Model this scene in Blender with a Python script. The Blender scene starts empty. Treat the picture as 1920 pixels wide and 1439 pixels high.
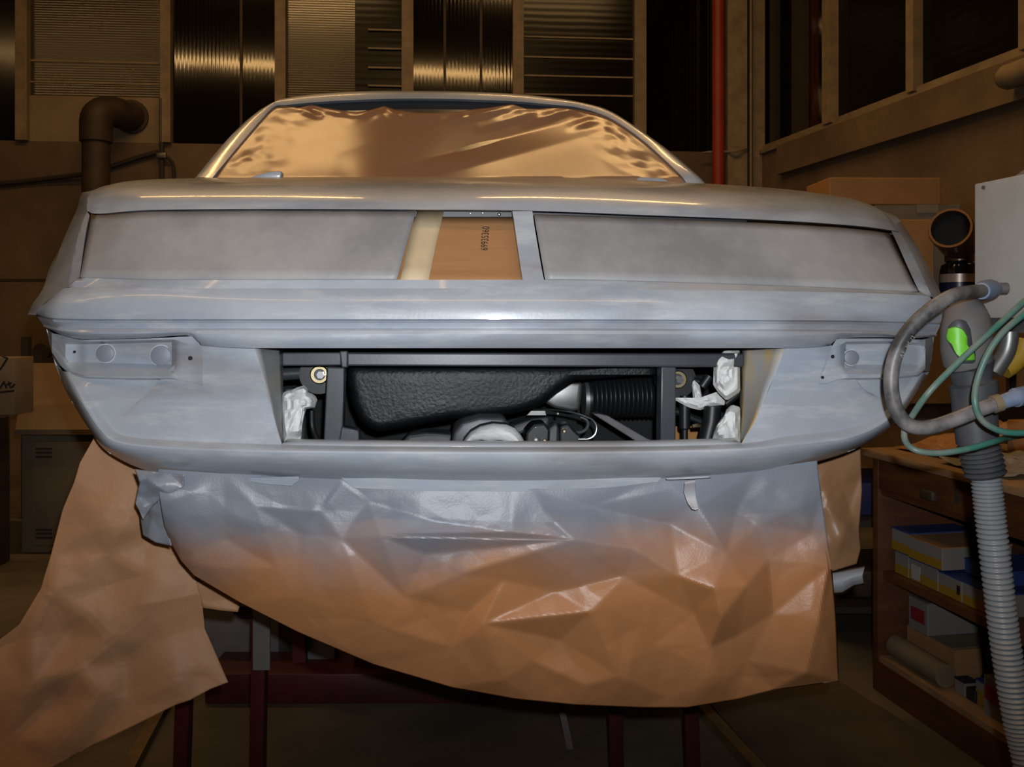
import bpy, bmesh, math, random
import numpy as np
from mathutils import Vector, Matrix, noise
random.seed(7)
SC = bpy.context.scene
COL = SC.collection
# ------------------------------------------------------------------ camera, world, lights, exposure
F = 1663.0                     # focal length in pixels of the 1920 x 1439 frame
EYE = 1.40
cam = bpy.data.cameras.new('camera'); cam.sensor_width = 36.0; cam.lens = F / 1920 * 36.0
cam.shift_y = (600 - 719.5) / 1920; cam.clip_start = 0.02
camo = bpy.data.objects.new('camera', cam); COL.objects.link(camo)
camo.location = (0, 0, EYE); camo.rotation_euler = (math.pi / 2, 0, 0); SC.camera = camo
SC.view_settings.view_transform = 'Standard'; SC.view_settings.look = 'None'
SC.view_settings.gamma = 1.0; SC.view_settings.exposure = 0.0; SC.view_settings.use_curve_mapping = False
w = bpy.data.worlds.new('world'); SC.world = w; w.use_nodes = True
w.node_tree.nodes['Background'].inputs[0].default_value = (1.0, 0.72, 0.42, 1)
w.node_tree.nodes['Background'].inputs[1].default_value = 0.004

def light(name, kind, loc, rot, energy, color, sx=None, sy=None):
    l = bpy.data.lights.new(name, kind); l.energy = energy; l.color = color
    if kind == 'AREA':
        l.shape = 'RECTANGLE'; l.size = sx; l.size_y = sy
    elif sx is not None:
        l.shadow_soft_size = sx
    o = bpy.data.objects.new(name, l); COL.objects.link(o); o.location = loc; o.rotation_euler = rot
    return o
# the flash on top of the camera
fl = light('camera_flash', 'SPOT', (0.035, -0.02, EYE + 0.065), (math.radians(91), 0, 0), 132, (0.90, 0.95, 1.0), 0.013)
fl.data.spot_size = math.radians(74); fl.data.spot_blend = 1.0; fl.scale = (1.75, 1, 1)   # a wide, low flash window
WARM = (1.0, 0.58, 0.22)
# hall lamps under the roof, above and behind the frame
for x, L_ in ((-2.35, 2.5), (0.85, 2.1)):
    light('hall_lamp', 'AREA', (x, 5.0, 5.8), (0, 0, 0), 50, WARM, L_, 0.06)
for x in (-6.8, -3.2, 0.4):
    light('hall_lamp', 'AREA', (x, -1.0, 6.35), (math.radians(12), 0, 0), 34, WARM, 3.2, 0.22)

# ------------------------------------------------------------------ geometry helpers
def P(px, py, d):
    return Vector(((px - 960) / F * d, d, EYE + (600 - py) / F * d))
TH = math.radians(4.0)
HX, HY = -math.sin(TH), math.cos(TH)
C0 = (-0.0075, 1.64)
CH = C0[0] * HX + C0[1] * HY
def Q(px, py, v):
    """point of the picture ray on the plane v metres ahead of the tail, across the car"""
    rx = (px - 960) / F
    t = (v + CH) / (rx * HX + HY)
    return Vector((rx * t, t, EYE + (600 - py) / F * t))
def fwd(p, dv, du=0.0, dz=0.0):
    """move a point along the car (dv), across it (du) and up (dz)"""
    return Vector((p.x + HX * dv + HY * du, p.y + HY * dv - HX * du, p.z + dz))
def pchip(xs, ys):
    xs = np.asarray(xs, float); ys = np.asarray(ys, float)
    h = np.diff(xs); d = np.diff(ys) / h; m = np.zeros(len(xs)); m[0] = d[0]; m[-1] = d[-1]
    for i in range(1, len(xs) - 1):
        if d[i-1] * d[i] > 0:
            w1 = 2*h[i] + h[i-1]; w2 = h[i] + 2*h[i-1]
            m[i] = (w1 + w2) / (w1/d[i-1] + w2/d[i])
    def f(x):
        x = min(max(x, xs[0]), xs[-1]); i = int(min(max(np.searchsorted(xs, x) - 1, 0), len(xs) - 2))
        t = (x - xs[i]) / h[i]
        return float((2*t**3-3*t*t+1)*ys[i] + (t**3-2*t*t+t)*h[i]*m[i] + (-2*t**3+3*t*t)*ys[i+1] + (t**3-t*t)*h[i]*m[i+1])
    return f
class Row:
    """a feature line of the body: height in the picture and depth along the car, both over x"""
    def __init__(s, pts):
        s.pts = pts; xs = [p[0] for p in pts]; s.x0, s.x1 = xs[0], xs[-1]
        s.fy = pchip(xs, [p[1] for p in pts]); s.fv = pchip(xs, [p[2] for p in pts])
    def at(s, x, dy=0, dv=0): return Q(x, s.fy(x) + dy, s.fv(x) + dv)
def poly_at(pts, t):
    """uniform parameter 0..1 on control points, Catmull-Rom on every coordinate"""
    n = len(pts) - 1; u = min(max(t, 0), 1) * n; i = min(int(u), n - 1); f = u - i
    p1 = np.array(pts[i], float); p2 = np.array(pts[i+1], float)
    p0 = np.array(pts[i-1], float) if i > 0 else 2*p1 - p2
    p3 = np.array(pts[i+2], float) if i + 2 <= n else 2*p2 - p1
    return 0.5*((2*p1) + (-p0+p2)*f + (2*p0-5*p1+4*p2-p3)*f*f + (-p0+3*p1-3*p2+p3)*f**3)
def lin_at(pts, t):
    """arc-length parameter on a polyline of 2D or 3D points"""
    a = np.array(pts, float); L = np.r_[0, np.cumsum(np.linalg.norm(np.diff(a[:, :2], axis=0), axis=1))]
    s = t * L[-1]
    return np.array([np.interp(s, L, a[:, k]) for k in range(a.shape[1])])
def grid(bm, rows):
    """rows of Vectors -> quads"""
    vs = [[bm.verts.new(p) for p in r] for r in rows]
    for a, b in zip(vs[:-1], vs[1:]):
        for i in range(len(a) - 1):
            q = [a[i], a[i+1], b[i+1], b[i]]
            try: bm.faces.new(q)
            except ValueError: pass
    return vs
def smooth_rows(rows, sub):
    """insert Catmull-Rom rows between point rows"""
    n = len(rows); out = []
    for i in range(n - 1):
        for k in range(sub):
            f = k / sub; r = []
            for j in range(len(rows[i])):
                p1, p2 = rows[i][j], rows[i+1][j]
                p0 = rows[i-1][j] if i > 0 else p1*2 - p2
                p3 = rows[i+2][j] if i + 2 < n else p2*2 - p1
                r.append(0.5*((p1*2) + (p2-p0)*f + (p0*2-p1*5+p2*4-p3)*f*f + (p1*3-p0-p2*3+p3)*f**3))
            out.append(r)
    out.append(rows[-1]); return out
def box(bm, c, s, rot=None):
    m = Matrix.LocRotScale(Vector(c), rot, Vector(s))
    return bmesh.ops.create_cube(bm, size=1, matrix=m)['verts']
def box8(bm, pts):
    """pts: 4 corners of one face, 4 of the opposite one"""
    v = [bm.verts.new(p) for p in pts]
    for f in ((0,1,2,3), (7,6,5,4), (0,4,5,1), (1,5,6,2), (2,6,7,3), (3,7,4,0)):
        bm.faces.new([v[i] for i in f])
    return v
def tube(bm, path, r, n=12, caps=True, ribs=None):
    """round tube through points; r a number or a list"""
    pts = [Vector(p) for p in path]; rings = []; up = Vector((0.13, 0.2, 1)).normalized()
    for i, p in enumerate(pts):
        d = (pts[min(i+1, len(pts)-1)] - pts[max(i-1, 0)]).normalized()
        a = d.cross(up)
        if a.length < 1e-3: a = d.cross(Vector((1, 0, 0)))
        a.normalize(); b = a.cross(d).normalized(); up = b
        rr = r[i] if hasattr(r, '__len__') else r
        rings.append([bm.verts.new(p + (a*math.cos(2*math.pi*k/n) + b*math.sin(2*math.pi*k/n))*rr) for k in range(n)])
    for A, B in zip(rings[:-1], rings[1:]):
        for k in range(n): bm.faces.new((A[k], A[(k+1) % n], B[(k+1) % n], B[k]))
    if caps:
        bm.faces.new(rings[0][::-1]); bm.faces.new(rings[-1])
def spline(ctrl, n):
    return [Vector(poly_at([tuple(c) for c in ctrl], i / n)) for i in range(n + 1)]
def prism(bm, outline, v0, v1):
    """picture outline on the plane v0, pushed straight along the car to v1"""
    a = [Q(x, y, v0) for x, y in outline]; b = [fwd(p, v1 - v0) for p in a]
    A = [bm.verts.new(p) for p in a]; B = [bm.verts.new(p) for p in b]
    bm.faces.new(A); bm.faces.new(B[::-1]); n = len(A)
    for i in range(n): bm.faces.new((A[i], B[i], B[(i+1) % n], A[(i+1) % n]))
def bevel(bm, off, seg=2, ang=30):
    bmesh.ops.recalc_face_normals(bm, faces=bm.faces)
    es = [e for e in bm.edges if len(e.link_faces) == 2 and e.calc_face_angle(0) > math.radians(ang)]
    bmesh.ops.bevel(bm, geom=es, offset=off, segments=seg, affect='EDGES', profile=0.5)
def NB(): return bmesh.new()
def world_loc(o):
    p = Vector(o.location)
    while o.parent: o = o.parent; p = p + Vector(o.location)
    return p
def obj(name, bm, m, parent=None, smooth=35, solid=0, weld=0, label=None):
    """ONE mesh object; vertices are given in world space"""
    if weld: bmesh.ops.remove_doubles(bm, verts=bm.verts, dist=weld)
    bmesh.ops.recalc_face_normals(bm, faces=bm.faces)
    me = bpy.data.meshes.new(name)
    if parent: org = world_loc(parent)
    else:
        cs = [v.co for v in bm.verts]
        org = Vector(((min(c.x for c in cs)+max(c.x for c in cs))/2, (min(c.y for c in cs)+max(c.y for c in cs))/2, min(c.z for c in cs)))
    bmesh.ops.translate(bm, verts=bm.verts, vec=-org)
    bm.to_mesh(me); bm.free(); me.materials.append(m)
    if smooth:
        me.polygons.foreach_set('use_smooth', [True] * len(me.polygons)); me.set_sharp_from_angle(angle=math.radians(smooth))
    o = bpy.data.objects.new(name, me); COL.objects.link(o)
    if parent: o.parent = parent
    else: o.location = org
    if solid:
        s = o.modifiers.new('thickness', 'SOLIDIFY'); s.thickness = solid; s.offset = 0
    if label: o['label'] = label
    return o
def tag(o, label, cat, group=None, kind=None):
    o['label'] = label; o['category'] = cat
    if group: o['group'] = group
    if kind: o['kind'] = kind
    return o
def thing(name, label, cat, loc, group=None):
    o = bpy.data.objects.new(name, None); COL.objects.link(o); o.location = loc; o.empty_display_size = 0.1
    return tag(o, label, cat, group)
def struct(name, bm, m, label=None, **k):
    o = obj(name, bm, m, **k); o['kind'] = 'structure'
    if label: o['label'] = label
    return o

# ------------------------------------------------------------------ materials
def mat(name, col, rough=0.5, metal=0.0, col2=None, scale=4.0, det=5, bump=0.0, bscale=40.0, coat=0.0, rough2=None,
        stretch=None, contrast=(0.35, 0.65), spec=0.5, crough=0.03):
    m = bpy.data.materials.new(name); m.use_nodes = True; nt = m.node_tree; N = nt.nodes; L = nt.links
    b = N['Principled BSDF']; b.inputs['Base Color'].default_value = (*col, 1); b.inputs['Roughness'].default_value = rough
    b.inputs['Metallic'].default_value = metal; b.inputs['Coat Weight'].default_value = coat; b.inputs['Coat Roughness'].default_value = crough
    b.inputs['Specular IOR Level'].default_value = spec
    tc = N.new('ShaderNodeTexCoord'); mp = N.new('ShaderNodeMapping'); L.new(tc.outputs['Object'], mp.inputs[0])
    if stretch: mp.inputs['Scale'].default_value = stretch
    if col2 is not None or rough2 is not None:
        n = N.new('ShaderNodeTexNoise'); n.inputs['Scale'].default_value = scale; n.inputs['Detail'].default_value = det
        n.inputs['Roughness'].default_value = 0.62
        L.new(mp.outputs[0], n.inputs['Vector'])
        r = N.new('ShaderNodeValToRGB'); r.color_ramp.elements[0].position = contrast[0]; r.color_ramp.elements[1].position = contrast[1]
        L.new(n.outputs['Fac'], r.inputs[0])
        if col2 is not None:
            mx = N.new('ShaderNodeMix'); mx.data_type = 'RGBA'
            mx.inputs['A'].default_value = (*col, 1); mx.inputs['B'].default_value = (*col2, 1)
            L.new(r.outputs[0], mx.inputs['Factor']); L.new(mx.outputs['Result'], b.inputs['Base Color'])
        if rough2 is not None:
            mr = N.new('ShaderNodeMapRange'); mr.inputs['To Min'].default_value = rough; mr.inputs['To Max'].default_value = rough2
            L.new(r.outputs[0], mr.inputs[0]); L.new(mr.outputs[0], b.inputs['Roughness'])
    if bump:
        n2 = N.new('ShaderNodeTexNoise'); n2.inputs['Scale'].default_value = bscale; n2.inputs['Detail'].default_value = 4
        L.new(mp.outputs[0], n2.inputs['Vector'])
        bp = N.new('ShaderNodeBump'); bp.inputs['Strength'].default_value = bump; bp.inputs['Distance'].default_value = 0.01
        L.new(n2.outputs['Fac'], bp.inputs['Height']); L.new(bp.outputs[0], b.inputs['Normal'])
    m.diffuse_color = (*col, 1)
    return m
def primer():
    m = mat('grey_primer', (0.31, 0.345, 0.40), 0.3, col2=(0.39, 0.42, 0.465), scale=3.2, rough2=0.45, bump=0.03, bscale=160, coat=0.4, crough=0.09)
    nt = m.node_tree; N = nt.nodes; L = nt.links; b = N['Principled BSDF']
    src = b.inputs['Base Color'].links[0].from_socket
    tc = N.new('ShaderNodeTexCoord'); mp = N.new('ShaderNodeMapping'); mp.inputs['Scale'].default_value = (1.2, 1.2, 7)
    L.new(tc.outputs['Object'], mp.inputs[0])
    n = N.new('ShaderNodeTexNoise'); n.inputs['Scale'].default_value = 5; n.inputs['Detail'].default_value = 8; n.inputs['Roughness'].default_value = 0.7
    L.new(mp.outputs[0], n.inputs['Vector'])
    r = N.new('ShaderNodeValToRGB'); r.color_ramp.elements[0].position = 0.5; r.color_ramp.elements[1].position = 0.72
    L.new(n.outputs['Fac'], r.inputs[0])
    mx = N.new('ShaderNodeMix'); mx.data_type = 'RGBA'; mx.inputs['B'].default_value = (0.53, 0.535, 0.545, 1)
    mu = N.new('ShaderNodeMath'); mu.operation = 'MULTIPLY'; mu.inputs[1].default_value = 0.75
    L.new(r.outputs[0], mu.inputs[0]); L.new(mu.outputs[0], mx.inputs['Factor']); L.new(src, mx.inputs['A'])
    # sanded-through darker rubs
    n3 = N.new('ShaderNodeTexNoise'); n3.inputs['Scale'].default_value = 2.3; n3.inputs['Detail'].default_value = 7
    mp3 = N.new('ShaderNodeMapping'); mp3.inputs['Scale'].default_value = (1, 1, 4); mp3.inputs['Location'].default_value = (3, 1, 2)
    L.new(tc.outputs['Object'], mp3.inputs[0]); L.new(mp3.outputs[0], n3.inputs['Vector'])
    r3 = N.new('ShaderNodeValToRGB'); r3.color_ramp.elements[0].position = 0.56; r3.color_ramp.elements[1].position = 0.7
    L.new(n3.outputs['Fac'], r3.inputs[0])
    mu3 = N.new('ShaderNodeMath'); mu3.operation = 'MULTIPLY'; mu3.inputs[1].default_value = 0.6; L.new(r3.outputs[0], mu3.inputs[0])
    mx3 = N.new('ShaderNodeMix'); mx3.data_type = 'RGBA'; mx3.inputs['B'].default_value = (0.19, 0.16, 0.15, 1)
    L.new(mu3.outputs[0], mx3.inputs['Factor']); L.new(mx.outputs['Result'], mx3.inputs['A'])
    L.new(mx3.outputs['Result'], b.inputs['Base Color'])
    return m
def sprayed_paper(name, brown, grey, z0, z1, rough=0.42):
    """brown masking paper with grey overspray fading out downwards between heights z1 and z0 (object space)"""
    m = mat(name, brown, rough, bump=0.06, bscale=220)
    nt = m.node_tree; N = nt.nodes; L = nt.links; b = N['Principled BSDF']
    tc = N.new('ShaderNodeTexCoord'); sx = N.new('ShaderNodeSeparateXYZ'); L.new(tc.outputs['Object'], sx.inputs[0])
    n = N.new('ShaderNodeTexNoise'); n.inputs['Scale'].default_value = 4.5; n.inputs['Detail'].default_value = 4
    L.new(tc.outputs['Object'], n.inputs['Vector'])
    ad = N.new('ShaderNodeMath'); ad.operation = 'MULTIPLY_ADD'; ad.inputs[1].default_value = 0.22; L.new(n.outputs['Fac'], ad.inputs[0]); L.new(sx.outputs['Z'], ad.inputs[2])
    mr = N.new('ShaderNodeMapRange'); mr.interpolation_type = 'SMOOTHSTEP'
    mr.inputs['From Min'].default_value = z0 + 0.11; mr.inputs['From Max'].default_value = z1 + 0.11
    L.new(ad.outputs[0], mr.inputs[0])
    mx = N.new('ShaderNodeMix'); mx.data_type = 'RGBA'; mx.inputs['A'].default_value = (*brown, 1); mx.inputs['B'].default_value = (*grey, 1)
    L.new(mr.outputs[0], mx.inputs['Factor']); L.new(mx.outputs['Result'], b.inputs['Base Color'])
    return m
def ribbed(name, col, rough, axis, freq, strength, metal=0.0, spec=0.5):
    """corrugated plastic sheet: ribs across the given object axis"""
    m = mat(name, col, rough, metal, col2=tuple(c*0.6 for c in col), scale=2.0, spec=spec)
    nt = m.node_tree; N = nt.nodes; L = nt.links; b = N['Principled BSDF']
    tc = N.new('ShaderNodeTexCoord'); wv = N.new('ShaderNodeTexWave'); wv.wave_type = 'BANDS'; wv.bands_direction = axis
    wv.inputs['Scale'].default_value = freq; wv.inputs['Distortion'].default_value = 0.6; wv.inputs['Detail'].default_value = 1
    L.new(tc.outputs['Object'], wv.inputs['Vector'])
    n = N.new('ShaderNodeTexNoise'); n.inputs['Scale'].default_value = 9; L.new(tc.outputs['Object'], n.inputs['Vector'])
    ad = N.new('ShaderNodeMath'); ad.operation = 'MULTIPLY_ADD'; ad.inputs[1].default_value = 0.12
    L.new(n.outputs['Fac'], ad.inputs[0]); L.new(wv.outputs['Fac'], ad.inputs[2])
    bp = N.new('ShaderNodeBump'); bp.inputs['Strength'].default_value = 1.0; bp.inputs['Distance'].default_value = strength
    L.new(ad.outputs[0], bp.inputs['Height']); L.new(bp.outputs[0], b.inputs['Normal'])
    return m
M = {}
M['primer'] = primer()
M['primer2'] = mat('sanded_grey_filler', (0.225, 0.225, 0.235), 0.42, col2=(0.36, 0.35, 0.345), scale=4, rough2=0.55, bump=0.04, bscale=120)
M['glass'] = mat('dim_rear_glass', (0.035, 0.038, 0.045), 0.25)
M['plug'] = mat('dark_plug_primer', (0.19, 0.205, 0.24), 0.5)
M['pale'] = mat('pale_sanded_edge', (0.42, 0.44, 0.47), 0.5)
M['bare'] = mat('sanded_body_filler', (0.36, 0.37, 0.39), 0.6, col2=(0.50, 0.36, 0.17), scale=13, stretch=(1, 1, 0.3), contrast=(0.48, 0.62))
M['film'] = mat('masking_film', (0.30, 0.16, 0.085), 0.17, col2=(0.31, 0.195, 0.125), scale=3, bump=0.0, spec=0.07)
M['card'] = mat('corrugated_cardboard', (0.34, 0.165, 0.065), 0.65, col2=(0.40, 0.20, 0.085), scale=6, stretch=(0.4, 1, 9))
M['card2'] = mat('plain_cardboard', (0.40, 0.185, 0.05), 0.75, col2=(0.34, 0.155, 0.042), scale=5)
M['card_dull'] = mat('faded_cardboard', (0.22, 0.165, 0.10), 0.8, col2=(0.17, 0.125, 0.075), scale=5)
M['tape'] = mat('masking_tape', (0.62, 0.48, 0.30), 0.6, col2=(0.52, 0.40, 0.25), scale=12)
M['ink'] = mat('black_ink', (0.012, 0.011, 0.012), 0.6)
M['satin'] = mat('satin_black_paint', (0.030, 0.033, 0.040), 0.38, col2=(0.045, 0.048, 0.056), scale=8, bump=0.012, bscale=160)
M['under'] = mat('rough_underseal', (0.0035, 0.0038, 0.005), 0.4, spec=0.3, bump=0.16, bscale=130, rough2=0.5, scale=5)
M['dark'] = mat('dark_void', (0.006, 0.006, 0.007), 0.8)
M['drum'] = mat('dull_grey_steel', (0.085, 0.088, 0.095), 0.45, col2=(0.05, 0.05, 0.055), scale=6)
M['alu'] = mat('cast_aluminium', (0.25, 0.25, 0.245), 0.42, 0.8, col2=(0.18, 0.18, 0.175), scale=9)
M['gold'] = mat('zinc_plated_steel', (0.62, 0.50, 0.30), 0.3, 1.0)
M['steel'] = mat('bright_steel', (0.6, 0.6, 0.6), 0.25, 1.0)
M['rubber'] = mat('black_rubber', (0.010, 0.010, 0.011), 0.42)
M['tissue'] = mat('crumpled_white_paper', (0.76, 0.75, 0.72), 0.7, col2=(0.6, 0.59, 0.57), scale=10, bump=0.25, bscale=60)
M['paper'] = sprayed_paper('oversprayed_paper', (0.40, 0.175, 0.068), (0.20, 0.215, 0.25), 0.25, 0.43, 0.42)
M['paper_side'] = mat('brown_masking_paper', (0.45, 0.235, 0.115), 0.6, col2=(0.39, 0.20, 0.10), scale=3, bump=0.08, bscale=150)
M['paper_right'] = sprayed_paper('oversprayed_side_paper', (0.33, 0.17, 0.08), (0.19, 0.18, 0.185), 0.24, 0.46)
M['scrap'] = mat('oversprayed_scrap', (0.22, 0.235, 0.27), 0.4, col2=(0.34, 0.22, 0.15), scale=9, contrast=(0.55, 0.75))
M['white_scrap'] = mat('pale_paper_scrap', (0.42, 0.42, 0.44), 0.5)
M['wall'] = mat('stained_concrete', (0.19, 0.125, 0.068), 0.85, col2=(0.11, 0.072, 0.04), scale=1.3, det=8, bump=0.1, bscale=30)
M['board'] = mat('cement_board', (0.30, 0.22, 0.13), 0.8, col2=(0.23, 0.165, 0.095), scale=3)
M['frame'] = mat('cream_painted_steel', (0.30, 0.225, 0.13), 0.6, col2=(0.2, 0.145, 0.085), scale=7)
M['sheet_h'] = ribbed('ribbed_plastic_sheet', (0.05, 0.033, 0.015), 0.2, 'Z', 14, 0.0004, spec=1.0)
M['sheet_hd'] = ribbed('dark_ribbed_sheet', (0.007, 0.005, 0.003), 0.2, 'Z', 5, 0.0004, spec=0.25)
M['sheet_v'] = ribbed('dark_corrugated_sheet', (0.006, 0.004, 0.002), 0.07, 'X', 9, 0.0005, spec=1.0)
M['pane'] = mat('black_glass', (0.006, 0.005, 0.004), 0.12)
M['redpipe'] = mat('red_pipe_paint', (0.36, 0.035, 0.012), 0.5, col2=(0.27, 0.025, 0.01), scale=5)
M['flue'] = mat('rusty_flue', (0.075, 0.048, 0.03), 0.6, 0.3, col2=(0.04, 0.027, 0.018), scale=5)
M['cable'] = mat('old_cable', (0.035, 0.025, 0.018), 0.7)
M['floor'] = mat('dirty_concrete_floor', (0.12, 0.10, 0.068), 0.7, col2=(0.06, 0.048, 0.033), scale=1.6, det=9, bump=0.06, bscale=45)
M['mat'] = mat('dark_floor_board', (0.05, 0.034, 0.024), 0.7, col2=(0.085, 0.062, 0.042), scale=4, det=8)
M['yellow'] = mat('worn_yellow_paint', (0.20, 0.115, 0.03), 0.6, col2=(0.10, 0.065, 0.03), scale=8)
M['red'] = mat('dark_red_paint', (0.075, 0.006, 0.009), 0.5, col2=(0.045, 0.006, 0.007), scale=6)
M['greypaint'] = mat('dusty_grey_paint', (0.15, 0.14, 0.145), 0.6, col2=(0.11, 0.10, 0.105), scale=6)
M['wood'] = mat('oiled_workbench_wood', (0.13, 0.046, 0.014), 0.55, col2=(0.075, 0.025, 0.008), scale=4, stretch=(1, 1, 5))
M['wood_l'] = mat('worn_wood_edge', (0.36, 0.22, 0.11), 0.65, col2=(0.25, 0.14, 0.065), scale=5, stretch=(1.5, 1.5, 8))
M['locker'] = mat('locker_grey_paint', (0.20, 0.16, 0.10), 0.55, col2=(0.16, 0.125, 0.08), scale=4)
M['locker_top'] = mat('locker_lid_paint', (0.21, 0.145, 0.09), 0.55, col2=(0.17, 0.115, 0.07), scale=4)
M['panelwhite'] = mat('dusty_white_enamel', (0.40, 0.395, 0.38), 0.5, col2=(0.34, 0.33, 0.315), scale=5)
M['plastic_grey'] = mat('dusty_grey_plastic', (0.095, 0.092, 0.095), 0.6, col2=(0.13, 0.122, 0.118), scale=6)
M['plastic_dark'] = mat('dusty_black_plastic', (0.035, 0.037, 0.045), 0.5, col2=(0.075, 0.075, 0.08), scale=7)
M['green'] = mat('lime_plastic', (0.16, 0.55, 0.03), 0.45)
M['hose_grey'] = mat('grey_hose_plastic', (0.23, 0.24, 0.25), 0.33)
M['hose_black'] = mat('dusty_black_hose', (0.035, 0.034, 0.036), 0.45, col2=(0.22, 0.205, 0.20), scale=9, contrast=(0.4, 0.62))
M['hose_green'] = mat('dusty_green_hose', (0.035, 0.15, 0.115), 0.45, col2=(0.17, 0.19, 0.17), scale=10, contrast=(0.4, 0.65))
M['blue'] = mat('blue_coupling', (0.10, 0.15, 0.26), 0.5, col2=(0.19, 0.22, 0.28), scale=25)
M['white'] = mat('white_card', (0.22, 0.20, 0.185), 0.7)
M['boxyellow'] = mat('yellow_print', (0.30, 0.175, 0.012), 0.6)
M['boxblue'] = mat('blue_print', (0.025, 0.045, 0.17), 0.55)
M['boxred'] = mat('red_print', (0.26, 0.015, 0.02), 0.6)
M['jar'] = mat('dark_jar_glass', (0.012, 0.008, 0.008), 0.12, coat=0.5)
M['label'] = mat('navy_label', (0.012, 0.015, 0.06), 0.3)
M['silver'] = mat('silver_label_band', (0.45, 0.36, 0.31), 0.35, 0.4)
M['tin'] = mat('brown_tin', (0.14, 0.075, 0.04), 0.3, 0.6)
M['orange'] = mat('orange_print', (0.5, 0.12, 0.03), 0.5)
M['black'] = mat('black_card', (0.013, 0.013, 0.016), 0.6)
M['crate_blue'] = mat('blue_crate', (0.02, 0.02, 0.09), 0.6)
M['greenpack'] = mat('green_pack', (0.06, 0.12, 0.07), 0.6)

# ------------------------------------------------------------------ the setting
AL = P(30, 264, 8.02); BR = P(1330, 285, 8.55)
SILL = AL.z
bw = Vector((BR.x - AL.x, BR.y - AL.y, 0)).normalized()            # along the back wall
bn = Vector((bw.y, -bw.x, 0))                                      # towards the camera
def Wp(px, py, off=0.0):
    r = Vector(((px - 960) / F, 1, (600 - py) / F)); o = AL + bn * off
    t = (o.x * bn.x + o.y * bn.y) / (r.x * bn.x + r.y * bn.y)
    return Vector((r.x * t, r.y * t, EYE + r.z * t))
R0 = P(1420, 276, 8.5); R1 = P(1920, 95, 5.33)
rw = Vector((R1.x - R0.x, R1.y - R0.y, 0)).normalized(); rn = Vector((rw.y, -rw.x, 0))
if rn.x > 0: rn = -rn
def Rp(px, py, off=0.0):
    r = Vector(((px - 960) / F, 1, (600 - py) / F)); o = R0 + rn * off
    t = (o.x * rn.x + o.y * rn.y) / (r.x * rn.x + r.y * rn.y)
    return Vector((r.x * t, r.y * t, EYE + r.z * t))
bm = NB(); box(bm, (-1.8, 3.5, -0.05), (15, 13, 0.1)); struct('floor', bm, M['floor'])
def slab(bm, a, b, z0, z1, n, t):
    """upright slab from plan point a to b, its front on the line, thickness t away from n"""
    A = Vector((a.x, a.y, 0)); B = Vector((b.x, b.y, 0)); k = -n * t
    box8(bm, [A+Vector((0,0,z0)), B+Vector((0,0,z0)), B+Vector((0,0,z1)), A+Vector((0,0,z1)),
              A+k+Vector((0,0,z0)), B+k+Vector((0,0,z0)), B+k+Vector((0,0,z1)), A+k+Vector((0,0,z1))])
wa = AL - bw * 4.6; wb = Wp(1425, 300)
bm = NB(); slab(bm, wa, wb, 0, SILL, bn, 0.25); struct('wall_back', bm, M['wall'])
bm = NB(); ra = R0 - rw * 0.05; rb = R0 + rw * 6.5
slab(bm, ra, rb, 0, SILL - 0.02, rn, 0.25); struct('wall_right', bm, M['wall'])
bm = NB(); slab(bm, Vector((-9.0, -2.5, 0)), Vector((-9.0, 7.8, 0)), 0, 6.5, Vector((1, 0, 0)), 0.2); struct('wall_left', bm, M['wall'])
bm = NB(); box(bm, (-1.8, 3.0, 6.6), (15, 13.5, 0.2)); struct('ceiling', bm, M['wall'])
# upper glazing of the back wall: steel posts with sheets between them
POST = [(28, 50), (300, 319), (515, 535), (753, 775), (962, 982), (1190, 1212)]
for i, (a, b) in enumerate(POST):
    bm = NB(); slab(bm, Wp(a, 260, 0.05), Wp(b, 260, 0.05), SILL, 6.4, bn, 0.12)
    A = Wp(b, 260, 0.055); slab(bm, A - bw*0.03, A - bw*0.018, SILL, 6.4, bn, 0.01)
    struct('trim_%d' % (i + 1), bm, M['frame'])
def pane(i, x0, x1, m, y_top=None, y_bot=None, off=-0.03):
    a = Wp(x0, 260, off); b = Wp(x1, 260, off)
    z0 = SILL if y_bot is None else Wp((x0+x1)/2, y_bot, off).z
    z1 = 6.4 if y_top is None else Wp((x0+x1)/2, y_top, off).z
    bm = NB(); slab(bm, a, b, z0, z1, bn, 0.03)
    o = struct('window_%d' % i, bm, m); return o
def setrot(o):
    pass
pane(1, -1300, 28, M['pane']); pane(2, 50, 300, M['sheet_h'], None, 181)
pane(3, 319, 515, M['sheet_v']); pane(4, 535, 666, M['sheet_h']); pane(5, 666, 753, M['sheet_hd'], off=-0.05)
pane(6, 775, 962, M['sheet_v']); pane(7, 982, 1190, M['sheet_hd']); pane(8, 1212, 1340, M['sheet_v'])
bm = NB(); a = Wp(50, 262, -0.01); b = Wp(300, 262, -0.01)
slab(bm, a, b, SILL, Wp(175, 181, -0.01).z, bn, 0.03); struct('trim_7', bm, M['board'])
# thin joints of the slatted panes
bm = NB()
for (x0, x1, ys) in ((690, 753, (55, 90, 126, 160)), (983, 1190, (68, 106, 141, 176)), (52, 299, (113, 153))):
    for y in ys:
        a = Wp(x0, y, -0.02); b = Wp(x1, y, -0.02); slab(bm, a, b, a.z - 0.008, a.z + 0.008, bn, 0.02)
struct('trim_8', bm, M['frame'])
for i, px in enumerate((452, 834, 902)):
    bm = NB(); a = Wp(px, 100, -0.02); slab(bm, a - bw*0.012, a + bw*0.012, SILL, 6.4, bn, 0.02); struct('trim_%d' % (9 + i), bm, M['flue'])
# seam in the wall
bm = NB(); a = Wp(-60, 525, 0.006); b = Wp(130, 525, 0.006); slab(bm, a, b, a.z - 0.012, a.z + 0.012, bn, 0.02); struct('trim_12', bm, M['flue'])
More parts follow.
